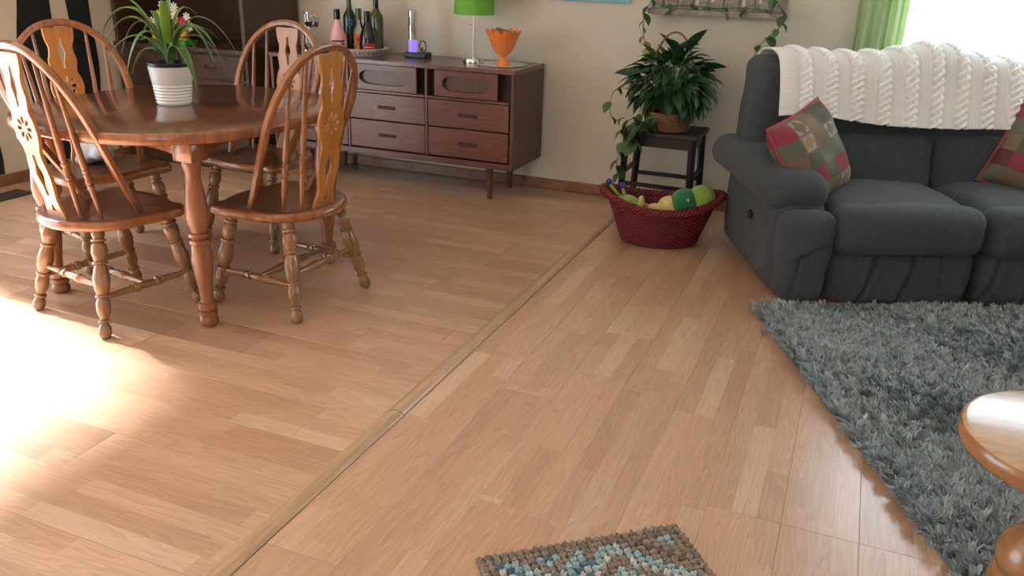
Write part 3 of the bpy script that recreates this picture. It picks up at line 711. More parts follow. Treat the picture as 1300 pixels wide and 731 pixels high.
# glass bowl in front of the tray and a chrome stand
b = B(); b.lathe([(.03, 0), (.04, .004), (.075, .035), (.088, .055), (.085, .056), (.07, .036), (.035, .010), (.004, .008)], n=32)
gb = tag(b.build('glass_dish', M_glass), 'small clear cut-glass dish in front of the pink bottle', 'dish'); gb.location = (-3.13, 4.475, ZT); gb.scale = (1.15, 1.15, 1.2)
cs = thing('corkscrew_stand', 'chrome lever corkscrew on a stand left of the pink bottle', 'corkscrew', (-3.335, 4.66, ZT))
b = B(); b.lathe([(.055, 0), (.055, .008), (.05, .012), (.01, .013)], n=28); b.build('base', M_chrome, cs)
b = B(); b.tube([(-.02, 0, .01), (-.02, 0, .235)], .006, 10); b.tube([(.0, 0, .01), (.0, 0, .235)], .006, 10); b.box((-.01, 0, .23), (.035, .018, .012), ch=.003); b.build('post', M_chrome, cs)
b = B(); b.lathe([(.014, 0), (.018, .01), (.018, .03), (.022, .035), (.022, .08), (.016, .085), (.016, .095)], (-.005, -.012, .165), 20, axis=(1, -.25, 0)); b.build('clamp', M_chrome, cs)
b = B(); b.tube([(.065+.028*math.cos(q), -.02, .195+.032*math.sin(q)) for q in [2*PI*i/24 for i in range(24)]], .005, 8, closed=True); b.build('ring_handle', M_glass, cs)
cord = B(); cord.tube(catmull([(-3.52, 4.86, .56), (-3.54, 4.82, .42), (-3.51, 4.80, .33), (-3.50, 4.84, .40), (-3.53, 4.88, .30), (-3.55, 4.885, .02)], 8), .004, 8)
tag(cord.build('power_cord', M_cord), 'white power cord hanging beside the left end of the sideboard', 'cord')

# ------------------------------------------------------------------ dark hutch in the corner
HX0, HX1, HYF = -4.655, -3.575, 4.31
ht = thing('hutch', 'tall dark wooden hutch in the corner behind the dining table', 'hutch', ((HX0+HX1)/2, (HYF+YB)/2, 0))
def hx(name, x0, x1, y0, y1, z0, z1, m=M_hutch, ch=.003, parent=ht): return B().box(((x0+x1)/2-ht.location.x, (y0+y1)/2-ht.location.y, (z0+z1)/2), (x1-x0, y1-y0, z1-z0), ch=ch).build(name, m, parent, False)
hx('base_cabinet', HX0, HX1, HYF+.02, YB-.02, .0, .755); hx('counter', HX0-.005, HX1+.01, HYF, YB-.02, .757, .785)
hx('side_panel', HX0, HX0+.03, HYF+.02, YB-.02, .787, 2.05); hx('side_panel', HX1-.03, HX1, HYF+.02, YB-.02, .787, 2.05)
hx('back_panel', HX0+.031, HX1-.031, YB-.04, YB-.02, .787, 2.05); hx('cornice', HX0-.005, HX1+.02, HYF, YB-.02, 2.052, 2.10)
for z in (1.2, 1.6): hx('shelf', HX0+.031, HX1-.031, HYF+.2, YB-.041, z, z+.02)
hw_ = (HX1-HX0-.06)/2
for k in range(2):
    a = HX0+.025+k*(hw_+.01); d = hx('drawer', a, a+hw_, HYF+.005, HYF+.0195, .60, .745)
    q = B(); q.tube(catmull([(a+hw_/2-.04-ht.location.x, HYF+.004-ht.location.y, .685), (a+hw_/2-.03-ht.location.x, HYF-.008-ht.location.y, .662), (a+hw_/2+.03-ht.location.x, HYF-.008-ht.location.y, .662), (a+hw_/2+.04-ht.location.x, HYF+.004-ht.location.y, .685)], 5), .004, 8); q.build('handle', M_hutch, d)
    d = hx('door', a, a+hw_, HYF+.005, HYF+.0195, .08, .585); q = hx('raised_panel', a+.07, a+hw_-.07, HYF-.001, HYF+.0045, .15, .515, M_hutch, .004, d)
# toy flower set on the hutch counter
tf = thing('toy_flower_set', 'toy flower garden with yellow pots on a green base on the hutch', 'toy', (-4.245, 4.42, .785)); tf.scale = (1.15, 1.15, 1.15)
B().box((0, 0, .012), (.27, .10, .024), ch=.003).build('base_plate', M_tg, tf, False)
for x in (-.095, 0.0, .095): B().lathe([(.026, .024), (.033, .065), (.036, .066), (.036, .075), (.03, .076)], (x, -.015, 0), 16).build('toy_pot', M_ty, tf, True, 35)
random.seed(5)
fl = [(-.12, .115, M_tw), (-.075, .155, M_ty), (-.03, .125, M_tr), (.0, .185, M_tw), (.045, .14, M_ty), (.035, .20, M_tw), (.085, .165, M_tw), (.105, .125, M_tr), (.13, .10, M_tw), (.135, .15, M_tw), (-.05, .205, M_tw)]
for x, z, m in fl:
    y = random.uniform(-.045, .02); b = B(); px = min((-.095, 0., .095), key=lambda q: abs(q-x)); b.tube(catmull([(px, -.015, .07), ((x+px)/2, y, .10), (x, y-.01, z)], 4), .003, 6)
    s = b.build('stem', M_tg, tf)
    b = B(); b.lathe([(.009, -.004), (.011, 0), (.006, .005)], (x, y-.018, z), 10, axis=(0.3, -1, .3))
    for i in range(8):
        a = 2*PI*i/8; rot = Matrix.Rotation(a, 3, 'Y'); v_ = rot @ Vector((0, 0, .017)); b.box((x+v_.x, y-.014, z+v_.z), (.010, .004, .022), rot, ch=.002)
    b.build('blossom', m, s)

# ------------------------------------------------------------------ potted plant on the table
PX, PY = -2.612, 2.69
pp = thing('potted_plant', 'arching green houseplant in a white ribbed ceramic pot on the dining table', 'plant', (PX, PY, TZ))
prof = [(.070, 0), (.0745, .003)]
for i in range(6): z = .008+i*.0135; r = .0755+z*.125; prof += [(r, z), (r+.0022, z+.004), (r+.0022, z+.008), (r, z+.0115)]
prof += [(.088, .092), (.0975, .158), (.099, .162), (.096, .163), (.093, .150), (.085, .10), (.02, .10)]
B().lathe(prof, n=40).build('pot', M_pot, pp, True, 35)
B().lathe([(.088, .12), (.0935, .158), (.097, .172), (.097, .178), (.093, .178), (.089, .158), (.02, .158)], n=36).build('nursery_pot', M_blackpl, pp, True, 35)
B().lathe([(.088, .150), (.088, .160), (.05, .166), (.004, .168)], n=24).build('soil', M_soil, pp)
RV = Vector((.924, .382, 0)).normalized(); DV = Vector((-.382, .924, 0))
def arch_leaf(tip, rise, depth, wd, m, parent, base):
    p0 = Vector(base); p3 = p0+RV*tip[0]+DV*depth+Vector((0, 0, tip[1])); p1 = p0+(RV*tip[0]+DV*depth)*.22+Vector((0, 0, rise)); p2 = p0+(RV*tip[0]+DV*depth)*.68+Vector((0, 0, max(rise*.95, tip[1]*.6+rise*.5)))
    n = 18; vs = []; fs = []; d3 = (RV*tip[0]+DV*depth); side = Vector((-d3.y, d3.x, 0)); side = side.normalized() if side.length > .02 else Vector((.9, .4, 0)).normalized()
    for i in range(n+1):
        t = i/n; p = p0*(1-t)**3+p1*3*t*(1-t)**2+p2*3*t*t*(1-t)+p3*t**3; q = wd*(.45+.55*math.sin(PI*min(1, t*1.15+.1))) if t < .6 else wd*(.45+.55*math.sin(PI*min(1, .6*1.15+.1)))*(1-((t-.6)/.4)**1.7)
        q = max(q, .0008); f = .35*q; up = Vector((0, 0, 1))
        vs += [p-side*q+up*f, p-side*q*.86+up*f*.7, p, p+side*q*.86+up*f*.7, p+side*q+up*f]
    b = B()
    for i in range(n):
        for j in range(4): b.mi = 1 if j in (0, 3) else 0; b.add([], []); b.f.append((i*5+j, i*5+j+1, i*5+6+j, i*5+5+j)); b.m.append(b.mi)
    b.v = [tuple(v) for v in vs]
    o = b.build('leaf', [m, M_dracw if m is M_drac else m], parent, True, 0)
    sm = o.modifiers.new('thick', 'SOLIDIFY'); sm.thickness = .0012
    return o
bs = (0, 0, .16); pp.scale = (.90, .90, .95)
for tip, rise, dep, wd, m in [((-.245, .285), .30, -.10, .012, M_dracy), ((-.29, .105), .30, .02, .012, M_drac), ((-.25, .06), .26, -.06, .013, M_drac), ((-.235, .0), .17, -.10, .014, M_drac), ((-.20, -.05), .10, .08, .012, M_drac),
                             ((.275, .045), .27, .05, .010, M_drac), ((.225, .09), .22, -.08, .012, M_drac), ((.225, -.045), .18, .08, .012, M_drac), ((.150, -.085), .13, -.13, .017, M_drac), ((.045, .27), .22, -.12, .014, M_dracy), ((.02, .31), .24, .06, .009, M_drac),
                             ((-.09, .22), .18, .09, .012, M_drac), ((.10, .21), .27, .10, .011, M_drac), ((-.12, .02), .13, .14, .011, M_drac), ((.06, .03), .15, .19, .011, M_drac), ((-.16, .12), .2, .16, .010, M_drac), ((.17, .10), .2, .15, .010, M_drac), ((-.05, .12), .12, -.16, .012, M_drac), ((-.19, .05), .24, -.02, .011, M_drac), ((.20, .0), .24, -.02, .012, M_drac), ((-.13, -.02), .2, -.14, .012, M_drac), ((.03, .22), .2, .02, .012, M_drac), ((.07, .10), .12, -.15, .011, M_drac)]:
    arch_leaf((tip[0]*1.08, tip[1]), rise, dep, wd*1.5, m, pp, bs)
# cloth bundle on the far left chair
vs, fs = soft((0, 0, 0), (.085, .06, .045), .045, None, 5, 4, .05, 14, 2); b = B(); b.add(vs, fs); o = tag(b.build('cloth_bundle', M_cloth), 'crumpled pale grey cloth on the seat of the far left chair', 'cloth'); o.location = (-3.22, 2.80, .475)

# ------------------------------------------------------------------ sofa (local u right, v back)
SO = Vector((-.2157, 3.5486, 0)); SA = math.radians(23.2)
sf = thing('sofa', 'dark grey fabric reclining loveseat with rounded arms under the window', 'sofa', SO, SA)
def spart(name, c, h, r, warp=None, parent=sf, k=6, m=10, nz=.009, ns=8, seed=0, mt=None):
    b = B(); vs, fs = soft(c, h, r, warp, k, m, nz, ns, seed); b.add(vs, fs); return b.build(name, mt or M_sofa, parent, True, 0)
UW = 1.50; U = [.215, .86, 1.31]
# base frame
spart('base', (UW/2, .40, .19), (UW/2-.03, .40, .165), .05, nz=0, mt=M_sofad)
# arms: side panel, roll pad, front panel
def arm(u0, sgn, sd):
    um = u0
    def wside(p):        # bulging outer side
        q = p.copy(); q.x += -sgn*.03*(1-(p.z/.22)**2)*(1-(p.y/.45)**4)*(1 if p.x*sgn < 0 else 0); return q
    spart('arm_side', (um+sgn*.105, .42, .235), (.105, .41, .215), .07, wside, seed=sd, nz=.008, ns=5)
    def wpad(p):         # long padded roll, overhanging outward, drooping at the front
        q = p.copy(); f = max(0, (-p.y-.05)/.38); q.z -= .035*f**2.0; q.x += -sgn*.055*max(0, min(1, (p.y+.40)/.35))-sgn*0
        q.z += .012*math.sin(p.y*6+sd); q.x *= 1.0-.12*f**2; return q
    spart('arm_pad', (um+sgn*.085, .43 if sgn > 0 else .40, .497), (.150, .415 if sgn > 0 else .37, .082), .082, wpad, seed=sd+1, nz=.010, ns=6, k=7)
    def wfront(p):
        q = p.copy(); q.y -= .03*(1-(p.x/.12)**2)*(.6+.4*math.cos(p.z*9)); q.x *= 1+.10*math.sin((p.z+.06)*11); c1 = (p.z-.035-.05*math.sin(p.x*14))/.010; c2 = (p.x+.035*sgn-.12*p.z)/.008
        if p.y < 0: q.y += .013*math.exp(-c1*c1)*(.5+.5*math.sin(p.x*20+1))+.012*math.exp(-c2*c2)*(1 if p.z < .03 else 0)
        return q
    f = spart('arm_front', (um+sgn*.115, .005, .205), (.112, .075, .200), .065, wfront, seed=sd+2, nz=.010, ns=9, m=44, k=5)
    return f
arm(0, 1, 1); arm(UW, -1, 5)
for k in range(2):
    a, c = U[k]+.006, U[k+1]-.006; uc, hw_ = (a+c)/2, (c-a)/2
    def wseat(p, hw_=hw_): q = p.copy(); q.z += (.035 if p.z > 0 else 0)*(1-(p.x/hw_)**2)*(1-(p.y/.30)**2); return q
    spart('seat_cushion', (uc, .275, .335), (hw_+.004, .30, .085), .075, wseat, seed=10+k)
    def wpad2(p, hw_=hw_): q = p.copy(); q.y -= (.03 if p.y < 0 else 0)*(1-(p.x/hw_)**4)*math.cos(p.z*8); q.z += .006*math.sin(p.x*9+1); return q
    spart('footrest_pad', (uc, -.005, .335), (hw_+.008, .085, .105), .075, wpad2, seed=20+k, m=12)
    def wlow(p, hw_=hw_, k=k): 
        q = p.copy()
        if p.y < 0:
            q.y -= .022*(1-(p.x/hw_)**4)
            for x0, sl, z0 in ((-.15, .30, -.3), (.02, .14, -.3), (.17, -.25, -.02)):
                dd = (p.x-x0-sl*p.z-.01*math.sin(p.z*22+x0*30)+.012*k)/.008
                q.y += (.020*math.exp(-dd*dd)-.007*math.exp(-((abs(dd)-3)/2.2)**2))*max(0, min(1, (p.z-z0)/.06))
        q.x *= 1-.05*max(0, -p.z/.12); return q
    spart('footrest_panel', (uc, .015, .125), (hw_, .060, .118), .045, wlow, seed=30+k, m=64, nz=.004, ns=12, k=4)
    # back: lower lumbar cushion and upper headrest cushion
    rk = .20
    def wback(p, hw_=hw_): q = p.copy(); q.y += rk*p.z; q.y -= (.025 if p.y < 0 else 0)*(1-(p.x/hw_)**2); return q
    spart('back_cushion', (uc, .585, .505), (hw_+.012, .115, .135), .06, wback, seed=40+k)
    e_ = .16 if k == 0 else .08
    ua, ub = (a-.05, c) if k == 0 else (a, c+.05)
    spart('head_cushion', ((ua+ub)/2, .705, .785), ((ub-ua)/2+.012, .125, .180), .07, wback, seed=50+k)
# outer back shell rising behind the arms
def wsh(p): q = p.copy(); q.y += .10*p.z; q.x *= 1-.03*max(0, p.z/.4); return q
spart('back_shell', (UW/2, .665, .515), (UW/2+.012, .145, .445), .06, wsh, seed=61, m=14)
# recliner latch recess on the side
B().lathe([(.004, -.004), (.028, -.003), (.032, .003), (.030, .006)], (-.034, .30, .30), 20, sx=.7, axis=(-1, 0, 0)).build('recliner_latch', M_sofad, sf)

# ------------------------------------------------------------------ knitted blanket over the sofa back
def blanket():
    nu, nt_ = 460, 210; U0, U1 = .085, 1.30
    prof = catmull([(.470, .69, 0), (.500, .76, 0), (.535, .86, 0), (.562, .935, 0), (.60, .975, 0), (.67, .992, 0), (.76, .990, 0), (.825, .972, 0), (.866, .93, 0), (.880, .89, 0), (.882, .868, 0)], 24)
    ds = [0]
    for i in range(1, len(prof)): ds.append(ds[-1]+(prof[i]-prof[i-1]).length)
    ds = np.array(ds); T = ds[-1]; pv = np.array([p.x for p in prof]); pz = np.array([p.y for p in prof])
    u = np.linspace(U0, U1, nu)[:, None]+np.zeros((1, nt_)); t = np.linspace(0, T, nt_)[None, :]+np.zeros((nu, 1))
    # hem drifts: the front edge dips and rises
    hem = .012*np.sin(u*7)+.02*np.sin(u*3.1+1)-.045*np.exp(-((u-1.29)/.035)**2)
    tt = np.clip(t, 0, T); V = np.interp(tt, ds, pv); Z = np.interp(tt, ds, pz)
    dV = np.gradient(V, axis=1); dZ = np.gradient(Z, axis=1); ln = np.sqrt(dV**2+dZ**2)+1e-9; nV, nZ = -dZ/ln, dV/ln
    near = np.clip(1-t/.25, 0, 1); Z = Z+hem*near
    Z += (.045*np.exp(-((u-.86)/.16)**2)-.012+.008*np.sin(u*9))*np.exp(-((t-.40)/.22)**2)
    # folds
    h = .010*np.sin(u*11+t*3)*np.exp(-((t-.1)/.3)**2)
    # cable knit relief
    sp = .1225; ph = (u-U0-.062)/sp; cell = np.floor(ph); x = (ph-cell-.5)*sp
    per = .066; a = .0155; s1 = a*np.sin(2*PI*t/per+cell); s2 = -s1; c1 = np.cos(2*PI*t/per+cell)
    def strand(xc, sgn): d = (x-xc)/.0150; return np.sqrt(np.clip(1-d*d, 0, 1))*(.014+.006*sgn*c1)
    cable = np.maximum(strand(s1, 1), strand(s2, -1))
    rib = .0034*(np.abs(np.sin(PI*x/.0095)))+.0008*np.sin(2*PI*t/.008); ribs = np.where(np.abs(x) > .034, rib+.0015, 0)
    band = (u-U0) < .055
    hh = np.where(band, .0035*np.abs(np.sin(PI*t/.012)), np.maximum(cable, ribs))
    hh = hh+h+.010
    P = np.stack([u+.006*np.sin(t*9), V+nV*hh, Z+nZ*hh], -1).reshape(-1, 3)
    idx = np.arange(nu*nt_).reshape(nu, nt_); F = np.stack([idx[:-1, :-1], idx[1:, :-1], idx[1:, 1:], idx[:-1, 1:]], -1).reshape(-1, 4)
    me = bpy.data.meshes.new('knit_blanket'); me.vertices.add(len(P)); me.vertices.foreach_set('co', P.ravel()); me.loops.add(F.size); me.loops.foreach_set('vertex_index', F.ravel().astype(np.int32))
    me.polygons.add(len(F)); me.polygons.foreach_set('loop_start', np.arange(0, F.size, 4, dtype=np.int32)); me.update(calc_edges=True); me.materials.append(M_knit)
    o = link('knit_blanket', me, None, True, 0); o.location = SO; o.rotation_euler = (0, 0, SA)
    s = o.modifiers.new('thick', 'SOLIDIFY'); s.thickness = .006; s.offset = -1
    return o
tag(blanket(), 'white cable-knit blanket draped over the sofa back', 'blanket')

# ------------------------------------------------------------------ patchwork cushions
def cushion(label, hw_, hh_, th, Mx):
    t = thing('throw_pillow', label, 'pillow', group='patchwork throw pillows on the sofa'); t.matrix_world = Mx
    n = 28; b = B(); P = {}; vs = []
    for s in (1, -1):
        for i in range(n+1):
            for j in range(n+1):
                x, y = -1+2*i/n, -1+2*j/n; e = (1-x**4)*(1-y**4); ps = 1-.055*(1-abs(x)**2)*0
                px = x*hw_*(1-.06*(1-y*y)); py = y*hh_*(1-.06*(1-x*x)); vs.append((px, py, s*th*max(0, e)**.55*(1+.06*math.sin(px*40)*math.sin(py*33))))
    o = (n+1)**2; fs = []
    for i in range(n):
        for j in range(n):
            a = i*(n+1)+j; fs.append((a, a+n+1, a+n+2, a+1)); fs.append((o+a, o+a+1, o+a+n+2, o+a+n+1))
    b.add(vs, fs); b.build('cover', M_pillow, t, True, 0)
    ring = []
    for q in range(80):
        s = q/20; k = int(s); f = s-k; x, y = [(-1+2*f, -1), (1, -1+2*f), (1-2*f, 1), (-1, 1-2*f)][k]; ring.append((x*hw_*(1-.06*(1-y*y)), y*hh_*(1-.06*(1-x*x)), 0))
    b = B(); b.tube(ring, .006, 6, closed=True); b.build('piping', M_pipe, t)
    return t
def sofaM(u, v, z, yaw, pitch, roll): return Matrix.Translation(SO) @ Matrix.Rotation(SA, 4, 'Z') @ Matrix.Translation((u, v, z)) @ Matrix.Rotation(yaw, 4, 'Z') @ Matrix.Rotation(pitch, 4, 'X') @ Matrix.Rotation(roll, 4, 'Z')
cushion('patchwork throw pillow in red and olive leaning on the left sofa arm', .190, .205, .095, sofaM(.185, .27, .580, math.radians(32), math.radians(68), math.radians(18)))
cushion('patchwork throw pillow cut off by the right edge of the picture', .20, .20, .08, sofaM(1.29, .35, .585, math.radians(-30), math.radians(68), math.radians(-16)))

# ------------------------------------------------------------------ shag rug
rug = thing('shag_rug', 'grey-blue shag rug on the floor in front of the sofa', 'rug', SO, math.radians(24))
RU0, RU1, RV0, RV1 = -.118, 1.62, -2.15, -.105
B().box(((RU0+RU1)/2, (RV0+RV1)/2, .005), (RU1-RU0-.016, RV1-RV0-.016, .008), ch=.003).build('backing', M_rugb, rug, False)
def shag(nc=15000, per=14):
    cu_ = rng.uniform(RU0+.006, RU1-.006, nc); cv_ = rng.uniform(RV0+.006, RV1-.006, nc)
    big = np.sin(cu_*5+.7)*np.cos(cv_*6)+.6*np.sin(cu_*9+cv_*7)
    cth = 2.3+1.1*big+rng.normal(0, 1.1, nc); cl = np.clip(.85+rng.normal(0, .28, nc), .2, 1.35); cb = np.clip(rng.normal(1, .16, nc), .6, 1.5)
    k = np.repeat(np.arange(nc), per); n = nc*per; ra = rng.uniform(0, 2*PI, n); rr_ = .009*np.sqrt(rng.random(n))
    uu = cu_[k]+rr_*np.cos(ra); vv = cv_[k]+rr_*np.sin(ra); ed = uu < RU0+.02
    cth[k[ed]] = rng.normal(PI, .7, ed.sum())
    th = cth[k]+rng.normal(0, .38, n); lean = np.clip(cl[k]+rng.normal(0, .16, n), .1, 1.5)
    Lg = rng.uniform(.030, .050, n); w_ = rng.uniform(.0018, .0034, n)
    dx, dy = np.cos(th), np.sin(th); z0 = .008
    b0 = np.stack([uu, vv, np.full(n, z0)], -1); d = np.stack([dx, dy, np.zeros(n)], -1); s = np.stack([-dy, dx, np.zeros(n)], -1); up = np.array([0, 0, 1.])
    sn, cs_ = np.sin(lean)[:, None], np.cos(lean)[:, None]; Lc = Lg[:, None]
    mid = b0+up*(Lc*.55)*np.maximum(cs_, .35)**.5+d*Lc*.25*sn; tip = mid+up*Lc*.45*np.maximum(cs_, -.1)*.8+d*Lc*.55*sn
    W = w_[:, None]; V = np.stack([b0-s*W*.7, b0+s*W*.7, mid+s*W, mid-s*W, tip+s*W*.5, tip-s*W*.5], 1).reshape(-1, 3)
    V[:, 2] = np.maximum(V[:, 2], .004)
    o = (np.arange(n)*6)[:, None]; F = np.concatenate([o+np.array([[0, 1, 2, 3]]), o+np.array([[3, 2, 4, 5]])], 1).reshape(-1, 4)
    me = bpy.data.meshes.new('pile'); me.vertices.add(len(V)); me.vertices.foreach_set('co', V.ravel()); me.loops.add(F.size); me.loops.foreach_set('vertex_index', F.ravel().astype(np.int32))
    me.polygons.add(len(F)); me.polygons.foreach_set('loop_start', np.arange(0, F.size, 4, dtype=np.int32)); me.update(calc_edges=True)
    base = np.array([.32, .365, .375]); var = (cb[k]*rng.normal(1, .15, n))[:, None]; hue = rng.random(n)[:, None]
    c = base*np.clip(var, .5, 1.6)*(1+np.where(hue > .8, np.array([[.05, .0, -.15]]), np.array([[-.05, .0, .03]])))
    C = np.repeat(np.concatenate([np.clip(c, 0, 1), np.ones((n, 1))], 1), 6, 0)
    at = me.color_attributes.new('tint', 'FLOAT_COLOR', 'POINT'); at.data.foreach_set('color', C.ravel().astype(np.float32)); me.materials.append(M_shag)
    o_ = link('pile', me, rug, False); o_['kind'] = 'stuff'
shag()

# ------------------------------------------------------------------ small woven mat in the foreground
MA = math.radians(38.9); mtc = Vector((-.25, 1.803, 0))
mt = thing('door_mat', 'taupe and blue nubby woven mat at the bottom edge of the picture', 'mat', mtc, MA)
MW, MD = .532, .86          # local: x from -MW..0, y from -MD..0
B().box((-MW/2, -MD/2, .004), (MW, MD, .007), ch=.002).build('backing', M_rugb, mt, False)
def nubs():
    nx, ny = 27, 44; vs, fs, cols = [], [], []
    ring = [(math.cos(2*PI*i/6), math.sin(2*PI*i/6)) for i in range(6)]
    taupe = np.array([.30, .235, .175]); lt = np.array([.36, .50, .52]); bl = np.array([.085, .20, .27]); wh = np.array([.55, .54, .49]); br = np.array([.16, .115, .085])
    for i in range(nx):
        for j in range(ny):
            x = -MW+(i+.5)*MW/nx+random.uniform(-.0015, .0015); y = -(j+.5)*MD/ny+random.uniform(-.0015, .0015)
            edge = min(i, nx-1-i, j, ny-1-j)
            zz = abs((i % 16)-8)      # zigzag bands
            s = (j+zz) % 12
            if edge < 2: c = taupe*random.uniform(.8, 1.1)
            else:
                c = ([wh, bl, bl, lt, taupe, taupe, lt, lt, bl, wh, wh, bl] if i < 13 else [taupe, taupe, lt, lt, taupe, taupe, br, taupe, taupe, lt, lt, wh])[s]
                if random.random() < .08: c = random.choice([lt, taupe, bl, wh])
            c = np.clip(c*random.uniform(.85, 1.15), 0, 1)
            for lob in range(4):
                a0 = lob*1.571+i*.7+j*1.3; lx, ly = x+.0052*math.cos(a0), y+.0052*math.sin(a0); r = .0052; h = random.uniform(.007, .012); o = len(vs)
                for (f, z) in ((1, .006), (.95, .006+h*.6), (.5, .006+h)): vs += [(lx+r*f*cc, ly+r*f*ss, z) for cc, ss in ring]; cols += [c*(1.0)]*6
                for k in range(2): fs += [(o+k*6+q, o+k*6+(q+1) % 6, o+k*6+6+(q+1) % 6, o+k*6+6+q) for q in range(6)]
                fs.append(tuple(o+12+q for q in range(6)))
    me = bpy.data.meshes.new('stitches'); me.from_pydata(vs, [], fs); at = me.color_attributes.new('tint', 'FLOAT_COLOR', 'POINT')
    at.data.foreach_set('color', np.concatenate([np.array(cols), np.ones((len(cols), 1))], 1).ravel().astype(np.float32)); me.materials.append(M_mat)
    o = link('stitches', me, mt, True, 60); o['kind'] = 'stuff'
nubs()

# ------------------------------------------------------------------ round pine pedestal table at the right edge
ct = thing('pedestal_table', 'small round pine pedestal table at the lower right on the shag rug', 'table', (.560, 1.875, .012))
CZ = .415
b = B(); b.prism([(.232*math.cos(2*PI*i/64), .232*math.sin(2*PI*i/64)) for i in range(64)], CZ-.049, CZ, .013); o = b.build('tabletop', [M_pineedge, M_pine], ct, True, 50)
for p in o.data.polygons: p.material_index = 1 if p.normal.z > .9 else 0
B().lathe([(.10, CZ-.066), (.10, CZ-.050)], n=28).build('top_plate', M_pineedge, ct, True, 35)
B().lathe([(.045, CZ-.067), (.05, CZ-.08), (.036, CZ-.095), (.030, CZ-.13), (.032, CZ-.19), (.050, CZ-.235), (.082, CZ-.268), (.099, CZ-.303), (.098, CZ-.328), (.088, CZ-.348), (.088, CZ-.353), (.096, CZ-.361), (.097, CZ-.372), (.09, CZ-.376)], n=36).build('pedestal', M_pineedge, ct, True, 35)
B().lathe([(.088, CZ-.377), (.100, CZ-.382), (.106, CZ-.392), (.106, .012), (.102, .0)], n=40).build('base', M_pineedge, ct, True, 35)

# ------------------------------------------------------------------ red wicker basket with plush toys
BC = Vector((-.845, 4.145, 0)); BA = math.radians(14)
bk = thing('wicker_basket', 'red wicker basket of plush toys on the floor beside the sofa', 'basket', BC, BA)
def bell(z): f = z/.24; return (.188+.088*f, .135+.06*f)
def rimz(a): return .205+.062*abs(math.cos(a))**2.4
b = B(); NS = 40
for row in range(24):
    z0 = .008+row*.0086; pts = []
    for i in range(NS*4):
        a = 2*PI*i/(NS*4); z = z0*(rimz(a)/.205); rx, ry = bell(z); k = .0035*math.sin(NS*a/2*2+PI*row); pts.append(((rx+k)*math.cos(a), (ry+k)*math.sin(a), z))
    b.tube(pts, .0048, 5, closed=True)
wv = b.build('weave', M_red, bk, True, 0); wv['kind'] = 'stuff'
b = B()
for i in range(NS):
    a = 2*PI*i/NS; pts = []
    for q in range(7): z = .004+(rimz(a)-.004)*q/6; rx, ry = bell(z); pts.append((rx*math.cos(a), ry*math.sin(a), z))
    b.tube(pts, .0042, 6)
b.build('stakes', M_red, bk, True, 0)['kind'] = 'stuff'
B().lathe([(.01, .003), (.175, .003), (.175, .009), (.01, .009)], n=40, sy=.125/.175).build('bottom', M_red, bk)
for s in range(4):
    pts = []
    for i in range(240):
        a = 2*PI*i/240; z = rimz(a); rx, ry = bell(z); an = 22*a+s*PI/2; ex = .006*max(0, abs(math.cos(a)))**2; ro = .0135
        pts.append(((rx+.012+ex+ro*math.cos(an))*math.cos(a), (ry+.012+ro*math.cos(an))*math.sin(a), z+ro*math.sin(an)))
    B().tube(pts, .0085, 6, closed=True).build('rim_braid', M_red, bk, True, 0)
def ball(b, c, r, sq=(1, 1, 1), n=16):
    pr = [(max(.0005, r*math.sin(PI*i/10)), -r*math.cos(PI*i/10)) for i in range(11)]; vs0 = len(b.v); b.lathe(pr, (0, 0, 0), n)
    b.v[vs0:] = [(p[0]*sq[0]+c[0], p[1]*sq[1]+c[1], p[2]*sq[2]+c[2]) for p in b.v[vs0:]]; return b
def toyloc(x, y, z): p = Matrix.Rotation(BA, 3, 'Z') @ Vector((x, y, z)); return BC+p+Vector((0, 0, .012))
ca = thing('plush_caterpillar', 'plush caterpillar with dark green and lime segments at the right of the basket', 'plush toy', toyloc(.10, -.03, .0))
ball(B(), (.020, -.035, .225), .072).build('segment', M_plg, ca); ball(B(), (.098, .0, .245), .070).build('segment', M_pll, ca); ball(B(), (-.055, -.045, .19), .060).build('segment', M_ply, ca); ball(B(), (.02, .03, .12), .06).build('segment', M_plb, ca)
ball(B(), (.048, -.098, .255), .006).build('eye', M_tw, ca)
al = thing('plush_bug', 'lime plush bug with blue-tipped antennae at the left of the basket', 'plush toy', toyloc(-.17, -.03, 0))
ball(B(), (.0, -.03, .195), .058, (1.25, .9, .8)).build('head', M_pll, al); ball(B(), (.06, .0, .14), .07).build('body', M_pll, al); ball(B(), (.078, -.045, .215), .026, (.7, .8, 1.4)).build('ear', M_ply, al)
for dx, dz, tx in ((-.055, .07, -.10), (-.01, .09, -.03)):
    q = B(); q.tube([(dx*.6, -.03, .22), (tx, -.035, .295 if tx < -.05 else .285)], .008, 8); an = q.build('antenna', M_pll, al); ball(B(), (tx, -.035, .300 if tx < -.05 else .29), .017).build('tip', M_plb, an)
yt = thing('plush_toy', 'pale yellow plush toy lying in the middle of the basket', 'plush toy', toyloc(-.02, -.02, 0))
ball(B(), (0, -.03, .165), .05, (1.1, .8, .8)).build('head', M_ply, yt); ball(B(), (-.02, .0, .12), .075, (1.2, .9, .9)).build('body', M_ply, yt)
rt = B(); ball(rt, (.03, -.10, .14), .045, (1.2, .6, .6)); o = tag(rt.build('plush_ball', M_plr), 'small red plush ball low in the middle of the basket', 'plush toy'); o.location = toyloc(-.01, 0, 0)

